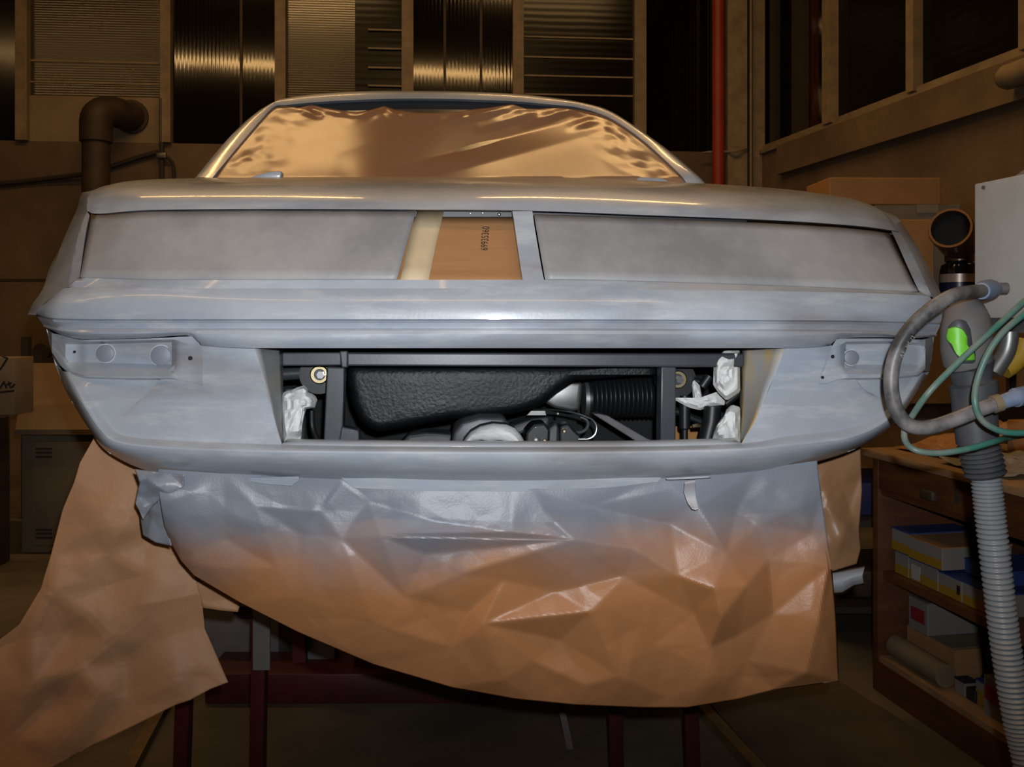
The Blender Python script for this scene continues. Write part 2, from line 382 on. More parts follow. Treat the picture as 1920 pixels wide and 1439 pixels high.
# the corner column and the right wall's band, sill, posts and panes
bm = NB(); slab(bm, Wp(1365, 300, 0.25), Wp(1401, 300, 0.25), 0, 6.4, bn, 0.2); struct('trim_13', bm, M['frame'], smooth=0)
bm = NB(); slab(bm, Wp(1412, 300, 0.18), Wp(1434, 300, 0.18), 0, 6.4, bn, 0.12); struct('trim_14', bm, M['frame'], smooth=0)
bm = NB(); slab(bm, ra, rb, SILL - 0.02, SILL + 0.03, rn, 0.1); slab(bm, ra + rn*0.03, rb + rn*0.03, SILL - 0.05, SILL - 0.02, rn, 0.03); struct('trim_15', bm, M['frame'])
zl = Rp(1650, 273, 0.0).z
bm = NB(); slab(bm, Rp(1456, 330, 0.07), rb + rn*0.07, zl, SILL - 0.05, rn, 0.07); struct('trim_16', bm, M['wall'])
RPOST = [(1541, 1556), (1698, 1712)]
prev = 1436
for i, (a, b) in enumerate(RPOST):
    bm = NB(); slab(bm, Rp(a, 200, 0.03), Rp(b, 200, 0.03), SILL, 6.4, rn, 0.1); struct('trim_%d' % (17 + i), bm, M['frame'])
for i, (a, b, m) in enumerate(((1436, 1541, 'sheet_v'), (1556, 1698, 'sheet_hd'), (1712, 2300, 'sheet_hd'))):
    bm = NB(); slab(bm, Rp(a, 200, -0.05), Rp(b, 200, -0.05), SILL, 6.4, rn, 0.03); struct('window_%d' % (9 + i), bm, M[m])
bm = NB(); slab(bm, Rp(1909, 100, 0.03), Rp(1921, 100, 0.03), SILL, 6.4, rn, 0.1); struct('trim_19', bm, M['frame'])

# ------------------------------------------------------------------ pipes and cables on the back wall
t = thing('downpipe', 'red downpipe in the corner right of the dark glazing', 'pipe', Wp(1346, 300, 0.3) * 1.0)
t.location.z = 0
c = Wp(1347, 300, 0.2)
bm = NB(); tube(bm, [(c.x, c.y, 0.0), (c.x, c.y, 6.4)], 0.058, 16); obj('pipe', bm, M['redpipe'], t)
bm = NB()
a = Wp(1318, 287, 0.12); b = Wp(1362, 287, 0.27)
tube(bm, spline([a, Wp(1335, 285, 0.12), Wp(1375, 284, 0.3), Wp(1400, 278, 0.27)], 12), 0.012, 8); obj('bracket', bm, M['frame'], t)
c = Wp(1408, 300, 0.28)
bm = NB(); tube(bm, [(c.x, c.y, 0), (c.x, c.y, 6.4)], 0.012, 10)
tag(obj('conduit', bm, M['frame']), 'thin pale vertical conduit beside the corner column', 'conduit')
t = thing('flue_pipe', 'rusty brown flue pipe with an elbow entering the cement board', 'pipe', (Wp(180, 300, 0.35).x, Wp(180, 300, 0.35).y, 0))
c = Wp(180, 300, 0.35)
bm = NB(); tube(bm, [(c.x, c.y, 0), (c.x, c.y, Wp(180, 262, 0.35).z)], [0.115, 0.115], 20); obj('pipe', bm, M['flue'], t)
zt = Wp(190, 225, 0.35).z
pts = [Vector((c.x, c.y, Wp(180, 262, 0.35).z - 0.02))]
for k in range(0, 9):
    a = k / 8 * math.pi / 2
    pts.append(Vector((c.x, c.y, zt - 0.02)) + Vector((bw.x*0.10*(1-math.cos(a)) - bn.x*0.18*(1-math.cos(a)), bw.y*0.10*(1-math.cos(a)) - bn.y*0.18*(1-math.cos(a)), 0.13*math.sin(a))))
pts.append(pts[-1] - bn*0.2 + bw*0.08)
bm = NB(); tube(bm, pts, 0.135, 20); obj('elbow', bm, M['flue'], t)
bm = NB(); c2 = pts[-1] + bn*0.045; tube(bm, [c2, c2 - bn*0.05], 0.155, 24); obj('wall_collar', bm, M['flue'], t)
bm = NB(); tube(bm, spline([Wp(-60, 345, .03), Wp(0, 344, .03), Wp(80, 336, .03), Wp(155, 327, .06)], 20) + spline([Wp(165, 325, .08), Wp(210, 312, .03), Wp(260, 295, .03), Wp(296, 285, .03)], 16), 0.024, 8)
tag(obj('cable', bm, M['cable']), 'dark cable sagging across the wall behind the flue pipe', 'cable')
t = thing('wall_conduit', 'thin conduit with a small clip below the left window post', 'conduit', Wp(303, 335, 0.03))
bm = NB(); a = Wp(303, 185, .03); b = Wp(303, 345, .03); tube(bm, [a, b], 0.022, 8); obj('conduit', bm, M['cable'], t)
bm = NB(); box(bm, Wp(303, 292, .05), (0.09, 0.04, 0.05)); bevel(bm, 0.008); obj('clip', bm, M['alu'], t)
bm = NB(); tube(bm, spline([Wp(306, 292, .05), Wp(318, 298, .05), Wp(325, 312, .04), Wp(326, 335, .04)], 12), 0.015, 8); obj('loop', bm, M['cable'], t)
t = thing('wall_lamp', 'grey bulkhead lamp on the right wall near the frame edge', 'lamp', Rp(1925, 150, 0.1))
bm = NB(); a = Rp(1874, 150, .16); b = Rp(1990, 118, .16); d = (b - a).normalized(); b = a + d*0.7
d.z = 0; d.normalize(); b = a + d * 0.75
tube(bm, [a, a + d*0.02, a + d*0.06, b - d*0.06, b], [0.02, 0.055, 0.075, 0.075, 0.05], 14); obj('housing', bm, M['frame'], t)
bm = NB(); q = a + d*0.35 - rn*0.06; box(bm, q, (0.1, 0.12, 0.05)); obj('bracket', bm, M['flue'], t)

# ------------------------------------------------------------------ the car
car = thing('car', 'grey primed two-door car body seen from its stripped tail, raised on red stands', 'car', fwd(Vector((C0[0], C0[1], 0.9)), 1.2))
r5 = Row([(163,396,.30),(187,401,.265),(283,394,.20),(500,392,.165),(750,393,.147),(980,395,.14),(1200,403,.15),(1450,413,.175),(1600,423,.22),(1671,432,.28),(1688,436,.31)])
r4 = [(163,380,.32),(200,377,.28),(283,371,.23),(500,370,.195),(750,373,.18),(990,371,.175),(1200,379,.185),(1450,391,.21),(1600,405,.26),(1660,415,.31),(1680,424,.33)]
r3 = [(166,366,.36),(205,358,.33),(290,352,.30),(500,350,.27),(750,352,.255),(990,352,.25),(1200,358,.26),(1450,371,.29),(1600,388,.33),(1650,398,.37),(1668,408,.38)]
r2 = [(176,357,.40),(218,347,.40),(300,341,.41),(500,339,.39),(750,339,.38),(990,340,.38),(1200,346,.39),(1450,360,.41),(1590,376,.42),(1635,387,.42),(1655,396,.42)]
r1 = [(195,349,.47),(240,340,.50),(320,335.5,.56),(500,333,.6),(750,332.5,.60),(990,333.5,.60),(1200,338,.60),(1450,353,.60),(1570,368,.54),(1615,378,.50),(1640,388,.48)]
r0 = [(215,346,.60),(260,339,.66),(330,336,.75),(500,334,.8),(750,333,.8),(990,334,.8),(1200,340,.8),(1420,354,.8),(1555,369,.70),(1600,377,.64),(1625,385,.60)]
r6 = Row([(149,521,.118),(300,525,.085),(500,525,.06),(745,525,.045),(980,525,.04),(1020,525,.04),(1300,531,.052),(1550,540,.08),(1724,548,.13)])
r7 = Row([(78,574,.175),(100,556,.14),(127,539,.125),(200,540,.092),(300,541,.07),(500,541,.055),(745,541,.039),(980,541,.026),(1300,544,.030),(1550,548,.056),(1700,553,.095),(1748,557,.13),(1757,576,.15)])
r8 = Row([(68,591,.22),(100,597,.115),(200,599,.075),(500,599,.030),(745,599,.013),(980,599,0),(1300,600,.004),(1550,601,.033),(1700,604,.085),(1765,606,.17)])
r12 = Row([(86,613,.27),(120,630,.15),(160,637,.115),(250,635,.085),(360,629.5,.07),(374,647,.066),(480,653,.045),(745,653,.03),(980,653,.026),(1300,653,.036),(1480,653,.055),(1556,648,.068),(1568,635,.07),(1650,633,.09),(1715,634,.12),(1751,633,.22)])
bm = NB()
NX = 96
# deck and spoiler edge
rows = []
for src in (r0, r1, r2, r3, r4):
    rows.append([Q(*poly_at(src, i / NX)) for i in range(NX + 1)])
rows.append([Q(*poly_at(r5.pts, i / NX)) for i in range(NX + 1)])
rows_deck = rows; ext = [fwd(p, 1.5, 0, -0.02) for p in rows[0]]
grid(bm, [ext] + smooth_rows(rows, 4))
# frame of the two tail openings
def strip(bm, ra_, xa0, xa1, rb_, xb0, xb1, n, m=2, da=(0, 0), db=(0, 0), bulge=0.0):
    out = []
    for j in range(m + 1):
        f = j / m; r = []
        for i in range(n + 1):
            s = i / n; p = ra_.at(xa0 + (xa1-xa0)*s, *da); q = rb_.at(xb0 + (xb1-xb0)*s, *db)
            z = p.lerp(q, f); r.append(fwd(z, -bulge*math.sin(math.pi*f)))
        out.append(r)
    return grid(bm, out)
strip(bm, r6, 149, 1724, r7, 127, 1748, 96, 2)
def edge_patch(bm, A, B, sub=4, n=3):
    rows = [[Q(*a).lerp(Q(*b), k / n) for k in range(n + 1)] for a, b in zip(A, B)]
    grid(bm, smooth_rows(rows, sub))
CRL = [(163,396,.30),(150,430,.255),(140,470,.205),(132,510,.16),(127,539,.125)]
edge_patch(bm, CRL, [(168,404,.277),(162,430,.235),(156,470,.18),(151,506,.135),(149,521,.118)])
CRR = [(1688,436,.31),(1706,467,.26),(1722,500,.21),(1738,535,.155),(1748,557,.13)]
edge_patch(bm, [(1671,433,.28),(1684,460,.235),(1698,492,.195),(1713,525,.15),(1724,548,.13)], CRR)
edge_patch(bm, [(961,396,.14),(966,430,.114),(971,465,.088),(976,500,.06),(980,525,.04)], [(998,396,.14),(1003,430,.114),(1009,465,.088),(1015,500,.06),(1020,525,.04)])
# rims of the openings (the sheet is folded inwards)
def rim(bm, pts, dv):
    a = [r[0] for r in smooth_rows([[Q(*p)] for p in pts], 4)]; grid(bm, [a, [fwd(p, dv) for p in a]])
rim(bm, [(x, r5.fy(x), r5.fv(x)) for x in np.linspace(168, 961, 40)], .012)
rim(bm, [(x, r5.fy(x), r5.fv(x)) for x in np.linspace(998, 1671, 40)], .012)
rim(bm, [(961,396,.14),(966,430,.114),(971,465,.088),(976,500,.06),(980,525,.04)], .016)
rim(bm, [(998,396,.14),(1003,430,.114),(1009,465,.088),(1015,500,.06),(1020,525,.04)], .016)
rim(bm, [(x, r6.fy(x), r6.fv(x)) for x in np.linspace(149, 980, 40)], .016)
rim(bm, [(x, r6.fy(x), r6.fv(x)) for x in np.linspace(1020, 1724, 40)], .016)
# bright strip down to the crease, groove, rounded bar
strip(bm, r7, 78, 1757, r8, 68, 1765, 120, 6, bulge=0.0085)
def off_row(row, dy, dv, x0, x1):
    return Row([(x0 + (p[0]-row.x0)/(row.x1-row.x0)*(x1-x0), p[1]+dy, p[2]+dv) for p in row.pts])
g1 = off_row(r8, 3, .012, 70, 1764); g2 = off_row(r8, 7, .006, 73, 1762); g3 = off_row(r8, 17, .010, 80, 1757); g4 = off_row(r8, 21, .002, 82, 1755)
def xs(row, n=120): return [row.x0 + (row.x1-row.x0)*i/n for i in range(n + 1)]
R12 = [r12.at(x) for x in xs(r12)]
def mix_rows(f, bulge):
    out = []
    for i in range(121):
        x = g4.x0 + (g4.x1-g4.x0)*i/120; y = r12.x0 + (r12.x1-r12.x0)*i/120
        out.append(fwd(g4.at(x).lerp(r12.at(y), f), -bulge))
    return out
grid(bm, [[r8.at(x) for x in xs(r8)], [g1.at(x) for x in xs(g1)], [g2.at(x) for x in xs(g2)], [g3.at(x) for x in xs(g3)],
          [g4.at(x) for x in xs(g4)], mix_rows(.2, .006), mix_rows(.4, .0085), mix_rows(.6, .008), mix_rows(.8, .005), R12])
grid(bm, [R12, [fwd(p, .03) for p in R12]])
# sides
def side(bm, A, B, sgn):
    rows = []
    for a, b in zip(A, B):
        p, q = Q(*a), Q(*b); mid = p.lerp(q, 0.5); mid = fwd(mid, -0.02, sgn*0.006)
        e1 = fwd(q, 1.0, -sgn*0.01); e2 = fwd(q, 2.4, -sgn*0.04)
        rows.append([p, mid, q, e1, e2])
    grid(bm, smooth_rows(rows, 4)); return rows[-1]
sl = side(bm, [(68,591,.22),(80,572,.17),(100,556,.14),(127,539,.125),(140,470,.205),(150,430,.255),(163,396,.30),(163,380,.32),(166,366,.36)],
         [(65,589,.34),(71,568,.36),(79,548,.38),(93,503,.42),(112,467,.46),(135,424,.50),(152,390,.54),(158,375,.56),(165,362,.56)], -1)
sr = side(bm, [(1765,606,.17),(1760,588,.155),(1757,576,.15),(1748,557,.13),(1738,535,.155),(1706,467,.26),(1688,436,.31),(1680,424,.33),(1668,408,.38)],
         [(1769,606,.28),(1770,588,.30),(1765,576,.32),(1756,555,.34),(1747,535,.36),(1711,466,.42),(1690,434,.46),(1682,424,.48),(1669,407,.5)], 1)
# fender tops between the deck edge and the sides
for S, k in ((sl, 0), (sr, NX)):
    A = [rows_deck[3][k], rows_deck[2][k], rows_deck[1][k], rows_deck[0][k], ext[k]]
    Bm = [S[0], S[1], S[2], S[2].lerp(S[3], .38), S[3].lerp(S[4], .65)]
    grid(bm, [[a.lerp(b, j/4) for a, b in zip(A, Bm)] for j in range(5)])
# lower tail: rings from the inner ledge over the crest to the bottom edge
RG0 = [(140,697,.15),(158,722,.125),(176,752,.112),(204,796,.10),(228,816,.092),(300,825,.08),(410,830,.066),(528,834,.055),(745,837,.042),(980,838,.04),(1200,837,.044),(1390,832,.058),(1480,818,.068),(1580,806,.085),(1640,784,.10),(1675,755,.12),(1700,725,.145),(1722,695,.175)]
RG1 = [(122,697,.16),(138,728,.12),(155,757,.10),(188,806,.082),(220,830,.072),(300,841,.06),(410,846,.046),(528,849,.035),(745,851,.02),(980,852,.016),(1200,850,.022),(1390,845,.036),(1480,836,.048),(1590,822,.068),(1655,795,.085),(1690,762,.108),(1712,732,.14),(1732,700,.18)]
RG2 = [(112,692,0.214),(126,727,0.174),(143,757,0.149),(176,812,0.119),(212,845,0.099),(300,866,0.084),(410,873,0.069),(528,876,0.059),(745,880,0.044),(980,882,0.04),(1200,879,0.046),(1390,873,0.06),(1480,861,0.072),(1595,838,0.099),(1665,802,0.124),(1696,768,0.154),(1718,737,0.189),(1738,703,0.234)]
RG3 = [(104,685,0.32),(118,722,0.28),(136,756,0.26),(168,806,0.23),(205,850,0.19),(294,888,0.15),(410,896,0.135),(528,901,0.125),(745,906,0.115),(980,908,0.112),(1200,903,0.116),(1390,893,0.128),(1480,879,0.14),(1598,845,0.18),(1672,800,0.22),(1701,765,0.25),(1723,732,0.29),(1742,698,0.34)]
N2 = 136
rings = [[Q(*poly_at(r, i / N2)) for i in range(N2 + 1)] for r in (RG0, RG1, RG2, RG3)]
under = [fwd(p, 0.35, 0.0, 0.012) for p in rings[3]]
grid(bm, smooth_rows(rings, 5) + [under])
# ends beside the lamps, and the lower sides running forward
def face_rows(A, B, n=6):
    return [[Q(*lin_at(A, j / 4)).lerp(Q(*lin_at(B, j / 4)), i / n) for i in range(n + 1)] for j in range(5)]
endL = [(86,613,.27),(92,640,.27),(98,664,.275),(104,685,.28)]
grid(bm, face_rows(endL, [(97,625,.20),(112,652,.175),(126,677,.16),(140,697,.15)]))
endR = [(1751,633,.22),(1749,655,.24),(1746,678,.27),(1742,698,.30)]
grid(bm, face_rows([(1736,637,.165),(1733,658,.165),(1728,678,.17),(1722,695,.175)], endR))
for lst, sg in ((endL + RG3[1:5], -1), (endR + RG3[::-1][1:5], 1)):
    a = [Q(*p) for p in lst]; grid(bm, [a, [fwd(p, 1.0, -sg*0.02, .0) for p in a], [fwd(p, 2.2, -sg*0.06) for p in a]])
# flat side fasciae, ruled from the inner ledge to the top and opening edges
def fascia(bm, i0, i1, D, m=10):
    k = range(i0*8, i1*8 + 1) if i0 < i1 else range(i0*8, i1*8 - 1, -1)
    a = [rings[0][q] for q in k]; n = len(a) - 1; b = [Q(*lin_at(D, i/n)) for i in range(n+1)]
    grid(bm, [[p.lerp(q, j/m) for p, q in zip(a, b)] for j in range(m+1)])
fascia(bm, 0, 7, [(160,704,.14),(330,708,.098),(370,712,.088),(368,638,.088),(400,646,.072),(478,651,.066),(490,697,.066),(506,755,.066),(517,798,.066),(528,834,.055)])
fascia(bm, 17, 11, [(1721,699,.178),(1650,705,.112),(1552,711,.094),(1554,640,.094),(1525,647,.076),(1472,651,.07),(1456,697,.07),(1431,755,.07),(1415,792,.07),(1390,832,.058)])
body = obj('body_shell', bm, M['primer'], car, smooth=28, weld=0.00001)
# return faces of the opening, sanded to filler on the right
bm = NB()
L = [(478,653,.066),(490,697,.066),(498,726,.066),(506,755,.066),(517,798,.066),(528,834,.055)]
Rr = [(530,655,.20),(530,700,.20),(530,730,.20),(530,760,.20),(530,800,.20),(531,834,.20)]
grid(bm, smooth_rows([[Q(*a).lerp(Q(*b), i/5) for i in range(6)] for a, b in zip(L, Rr)], 3))
obj('opening_cheek', bm, M['primer2'], car, solid=0.002)
bm = NB()
L = [(1472,653,.07),(1456,697,.07),(1442,726,.07),(1431,755,.07),(1415,792,.07),(1392,831,.058)]
Rr = [(1388,655,.20),(1388,700,.20),(1388,730,.20),(1388,760,.20),(1388,800,.20),(1387,833,.20)]
grid(bm, smooth_rows([[Q(*a).lerp(Q(*b), i/5) for i in range(6)] for a, b in zip(L, Rr)], 3))
obj('opening_cheek', bm, M['bare'], car, solid=0.002, label='opening cheek sanded through to tan filler')
# ledge below the opening
bm = NB()
a = [Q(*poly_at(RG0[7:12], i/30)) for i in range(31)]; b = [fwd(p, 0.06, 0, 0.002) for p in a]; c = [fwd(p, 0.0, 0, -0.03) for p in b]
grid(bm, [a, b, c]); obj('opening_ledge', bm, M['primer'], car, solid=0.002)
# lower apron pieces
for pts in ([(470,896,.092),(467,903,.094),(505,909,.095),(547,911,.095),(561,900,.09),(560,894,.09)],
            [(640,897,.09),(647,903,.094),(664,916,.098),(807,921,.096),(973,922,.095),(1140,915,.097),(1233,904,.097),(1240,896,.09)]):
    bm = NB(); A = [bm.verts.new(Q(*p)) for p in pts]; f = bm.faces.new(A)
    ex = bmesh.ops.extrude_face_region(bm, geom=[f])['geom']
    for e in ex:
        if isinstance(e, bmesh.types.BMVert): e.co = fwd(e.co, 0.006)
    obj('apron', bm, M['primer'], car, smooth=20)
# panels filling the tail openings
def filler(xa0, xa1, xb0, xb1, gap):
    bm = NB()
    rows = []
    for j in range(9):
        f = j / 8; r = []
        for i in range(49):
            s = i / 48; xa = xa0 + (xa1-xa0)*s; xb = xb0 + (xb1-xb0)*s
            p = r5.at(xa, gap + 1.2*noise.noise(Vector((xa*0.02, 1, 0))), .006); q = r6.at(xb, -0.5, .006)
            r.append(p.lerp(q, f))
        rows.append(r)
    grid(bm, rows); bm2 = bm
    return obj('filler_panel', bm, M['primer2'], car, solid=0.004)
filler(172, 780, 151, 744, 3.0); filler(1001, 1667, 1022, 1721, 7.5)
# black ledge inside the opening with screw heads
bm = NB(); prism(bm, [(520,388),(961,385),(961,408),(520,412)], .215, .235); obj('inner_ledge', bm, M['rubber'], car)
bm = NB(); prism(bm, [(998,390),(1400,402),(1400,425),(998,415)], .215, .235); obj('inner_ledge', bm, M['rubber'], car)
for (x, y, r) in ((936, 402, 3.6), (905, 400, 2.4), (882, 401, 2.0)):
    bm = NB(); c = Q(x, y, .212); tube(bm, [c, fwd(c, -.002), fwd(c, -.003)], [r*.0011, r*.0010, r*.0005], 12); obj('screw', bm, M['steel'], car)
# lamp recesses
def lamp(cols, plugs, holes):
    """cols: (x, v0, yT, yA, yB, yC, yE, depth) sections from left to right"""
    bm = NB(); A = np.array(cols, float); rows = []
    n = 44
    for i in range(n + 1):
        x = A[0, 0] + (A[-1, 0]-A[0, 0])*i/n
        v0, yT, yA, yB, yC, yE, dp = [float(np.interp(x, A[:, 0], A[:, k])) for k in range(1, 8)]
        prof = [(yT, v0), (yA-2, v0), (yA, v0+dp*.55), (yA+3, v0+dp), ((yA+yB)/2, v0+dp), (yB-4, v0+dp*.92), (yB, v0+dp*.72), (yC-5, v0+dp*.05), (yC, v0-.006*dp/.03), (yE-1.5, v0-.004*dp/.03), (yE, v0), (yE+2, v0+.02)]
        rows.append([Q(x, y, v) for y, v in prof])
    grid(bm, rows)
    lo = obj('lamp_recess', bm, M['primer'], car, smooth=32)
    for (x, y, v, r) in plugs:
        bm = NB(); c = Q(x, y, v); k = (v + CH) / F
        tube(bm, [fwd(c, .004), fwd(c, -.001), fwd(c, -.0018), fwd(c, -.0018)], [r*k, r*k, r*k*.92, r*k*.3], 28); obj('lamp_plug', bm, M['plug'], lo)
        bm = NB(); tube(bm, [fwd(c, .006), fwd(c, .0028)], r*k*1.12, 28); obj('plug_ring', bm, M['pale'], lo)
    for (x, y, v, r) in holes:
        bm = NB(); c = Q(x, y, v); k = (v + CH) / F
        tube(bm, [c, fwd(c, -.0015)], r*k, 14); obj('screw_hole', bm, M['dark'], lo)
    return lo
VL = lambda x: float(np.interp(x, [95, 120, 160, 250, 363, 382], [.205, .165, .122, .092, .072, .064]))
lamp([(97, VL(97), 625, 640, 650, 655, 660, .001), (112, VL(112), 628, 642, 664, 672, 684, .002), (122, VL(122), 631, 643, 676, 686, 694, .003), (134, VL(134), 634, 643, 682, 697, 703, .016), (146, VL(146), 637, 643, 683, 701, 706, .028),
      (160, VL(160), 638, 643, 684, 704, 709, .03), (250, VL(250), 636, 641, 686, 706, 711, .03), (322, VL(322), 633, 639, 688, 706, 711, .028), (330, VL(330), 632, 640, 690, 705, 712, .004),
      (362, VL(362), 631, 650, 680, 704, 718, .001), (373, VL(373), 645, 655, 680, 705, 721, .001), (380, VL(380), 655, 660, 680, 705, 722, .001)],
     [(197, 663, .130, 16), (301, 667, .106, 18)], [(357, 672, .070, 4.0), (140, 660, .155, 2.4)])
VR = lambda x: float(np.interp(x, [1536, 1570, 1650, 1700, 1736], [.072, .076, .094, .115, .168]))
lamp([(1537, VR(1537), 710, 711, 712, 714, 720, .001), (1552, VR(1552), 668, 672, 690, 706, 719, .001), (1560, VR(1560), 649, 655, 690, 704, 716, .001), (1569, VR(1569), 636, 650, 690, 703, 712, .001),
      (1579, VR(1579), 635, 648, 689, 702, 711, .006), (1586, VR(1586), 635, 643, 688, 702, 711, .03), (1657, VR(1657), 635, 642, 688, 702, 710, .032), (1722, VR(1722), 637, 645, 685, 698, 705, .02), (1735, VR(1735), 638, 650, 670, 685, 692, .003)],
     [(1597, 671, .098, 14.5)], [(1561, 669, .0715, 3.5), (1542, 708, .0705, 3)])
# ---- glasshouse: roof edge, pillars
def vg(y): return 0.78 + max(0, (334 - y)) / 162 * 0.52
OUT = [(366,334),(412,278),(446,241),(482,210),(516,190),(537,184),(589,177),(672,171.5),(760,170.5),(855,171.5),(964,176),(1040,184),(1094,193),(1139,206),(1185,233),(1251,280),(1303,324),(1325,346)]
INN = [(398,334),(428,297),(464,254),(490,224),(514,200),(537,197),(600,191),(680,187),(770,185),(860,186),(964,190),(1030,196),(1080,201),(1124,213),(1160,231),(1211,268),(1270,322),(1290,346)]
bm = NB(); n = 90
o = [poly_at([(x, y, vg(y)) for x, y in OUT], i/n) for i in range(n+1)]; q = [poly_at([(x, y, vg(y) - .01) for x, y in INN], i/n) for i in range(n+1)]
o3 = [Q(*p) for p in o]; q3 = [Q(*p) for p in q]
mid = [fwd(a.lerp(b, .5), -.012) for a, b in zip(o3, q3)]
grid(bm, [[fwd(p, 2.0, 0, -.06) for p in o3], [fwd(p, .35) for p in o3], o3, [fwd(a.lerp(b, .22), -.008) for a, b in zip(o3, q3)], mid, q3, [fwd(p, .03) for p in q3]])
obj('roof', bm, M['primer'], car, smooth=50)
for pts in ([(470,332),(500,323),(526,320),(527,324),(526,333),(505,337),(468,336)], [(1190,340),(1196,334),(1200,332),(1240,334),(1252,338),(1252,345),(1190,345)]):
    bm = NB(); prism(bm, pts, .66, .70); bevel(bm, .003); obj('hinge_cover', bm, M['primer'], car)
# ---- inside the tail
def part(name, m, pts, v0, v1, bev=.003, seg=2, parent=None, **k):
    bm = NB(); prism(bm, pts, v0, v1)
    if bev: bevel(bm, bev, seg)
    return obj(name, bm, M[m], parent or car, smooth=20, **k)
part('dark_backing', 'dark', [(300,400),(1540,425),(1560,760),(1500,850),(330,850),(250,760)], .85, .87, 0)  # black backing sheet, added to keep light from showing through the tail
part('upper_rail', 'satin', [(522,661),(640,661),(640,686),(522,687)], .20, .24)
part('crossmember', 'satin', [(650,661),(1210,663),(1396,663),(1396,689),(1240,689),(650,687)], .17, .22, .004)
part('gusset', 'satin', [(636,658),(652,658),(652,690),(640,690)], .185, .215)
part('upright', 'satin', [(613,688),(646,690),(642,834),(606,834)], .18, .22)
part('upright', 'satin', [(1240,688),(1268,688),(1267,834),(1238,834)], .18, .22)
part('foot_bracket', 'satin', [(640,800),(673,808),(674,834),(634,834)], .165, .20)
# muffler: rounded lumpy can
bm = NB()
MO = [(648,684),(700,684),(800,684),(900,684),(1000,684),(1100,684),(1238,684),(1236,702),(1150,709),(1080,715),(1050,735),(1020,760),(996,770),(960,779),(900,784),(850,788),(800,797),(750,806),(710,813),(690,806),(672,790),(658,760),(650,720)]
prism(bm, MO, .27, .47); bevel(bm, .022, 4, 40); bmesh.ops.triangulate(bm, faces=[f for f in bm.faces if len(f.verts) > 4])
bmesh.ops.subdivide_edges(bm, edges=[e for e in bm.edges if e.calc_length() > .03], cuts=4, use_grid_fill=True)
bmesh.ops.triangulate(bm, faces=[f for f in bm.faces if len(f.verts) > 4])
obj('muffler', bm, M['under'], car, smooth=60)
# exhaust drum and its wrapped twin tips
def ell(cx, cy, rx, ry, a0, a1, n=18): return [(cx + rx*math.cos(math.radians(a0+(a1-a0)*i/n)), cy + ry*math.sin(math.radians(a0+(a1-a0)*i/n))) for i in range(n+1)]
part('silencer', 'drum', [(846,842),(850,812),(866,792),(900,783),(945,783),(958,800),(958,842)], .20, .45, .01, 3)
bm = NB()
for cx in (903, 946):
    for sgn in (0,):
        c = Q(cx, 849, .115); k = (.115 + CH) / F
        pts = [fwd(c, .14), c]; tube(bm, pts, 20*k, 24, caps=False); tube(bm, [fwd(c, .004), fwd(c, .14)], 17*k, 24, caps=True)
obj('exhaust_tip', bm, M['drum'], car)
part('gearbox', 'alu', [(1022,742),(1050,722),(1070,716),(1088,716),(1094,722),(1088,772),(1070,772),(1040,766),(1015,752)], .50, .65, .012, 3)
bm = NB(); c = Q(1094, 748, .56); e = Q(1104, 748, .56); tube(bm, [c, e], .047, 28); obj('gearbox_flange', bm, M['alu'], car)
bm = NB()
a = Q(1106, 745, .52); b = Q(1230, 742, .52); pts = []; rad = []
for i in range(15*8 + 1):
    f = i / (15*8); pts.append(a.lerp(b, f)); rad.append(.046 + .007*abs(math.cos(math.pi*f*15)))
tube(bm, pts, rad, 28); obj('bellows', bm, M['rubber'], car, smooth=60)
bm = NB(); tube(bm, spline([Q(1000,768,.36), Q(1030,768,.34), Q(1065,772,.32), Q(1090,778,.31), Q(1108,785,.31), Q(1118,798,.31), Q(1116,814,.31), Q(1104,823,.31), Q(1084,824,.31)], 48), .0028, 10); obj('brake_pipe', bm, M['steel'], car)
bm = NB(); tube(bm, spline([Q(1072,812,.36), Q(1092,810,.36), Q(1102,800,.36), Q(1100,788,.36), Q(1088,782,.36)], 20), .0035, 8); obj('brake_hose', bm, M['drum'], car)
part('diagonal_brace', 'greypaint', [(1112,777),(1122,776),(1140,780),(1212,822),(1232,830),(1230,838),(1204,838),(1196,830)], .42, .46, .003)
part('serial_plate', 'alu', [(996,771),(1022,771),(1024,779),(988,779)], .38, .385, 0)
part('caliper', 'rubber', [(986,812),(1000,796),(1022,793),(1032,806),(1030,842),(984,842)], .36, .44, .006)
part('caliper', 'drum', [(1028,806),(1040,795),(1052,800),(1054,842),(1026,842)], .40, .46, .006)
part('valve_block', 'rubber', [(1050,800),(1066,794),(1076,806),(1090,818),(1088,842),(1048,842)], .34, .40, .005)
part('lower_arm', 'drum', [(742,842),(766,816),(800,812),(850,815),(846,842)], .50, .6, .008)
part('lower_arm', 'drum', [(958,800),(1000,786),(1030,782),(1030,800),(985,812),(960,820)], .50, .6, .008)
for (x, y, v, r, m) in ((1006, 827, .355, 7.5, 'alu'), (1021, 827, .355, 4.5, 'gold'), (1058, 809, .335, 4, 'gold'), (1057, 832, .335, 4, 'steel'), (1004, 802, .355, 2, 'steel'), (1046, 776, .34, 3, 'alu')):
    bm = NB(); c = Q(x, y, v); tube(bm, [fwd(c, .01), c, fwd(c, -.002)], [r*.00115, r*.00115, r*.0007], 12); obj('bolt', bm, M[m], car)
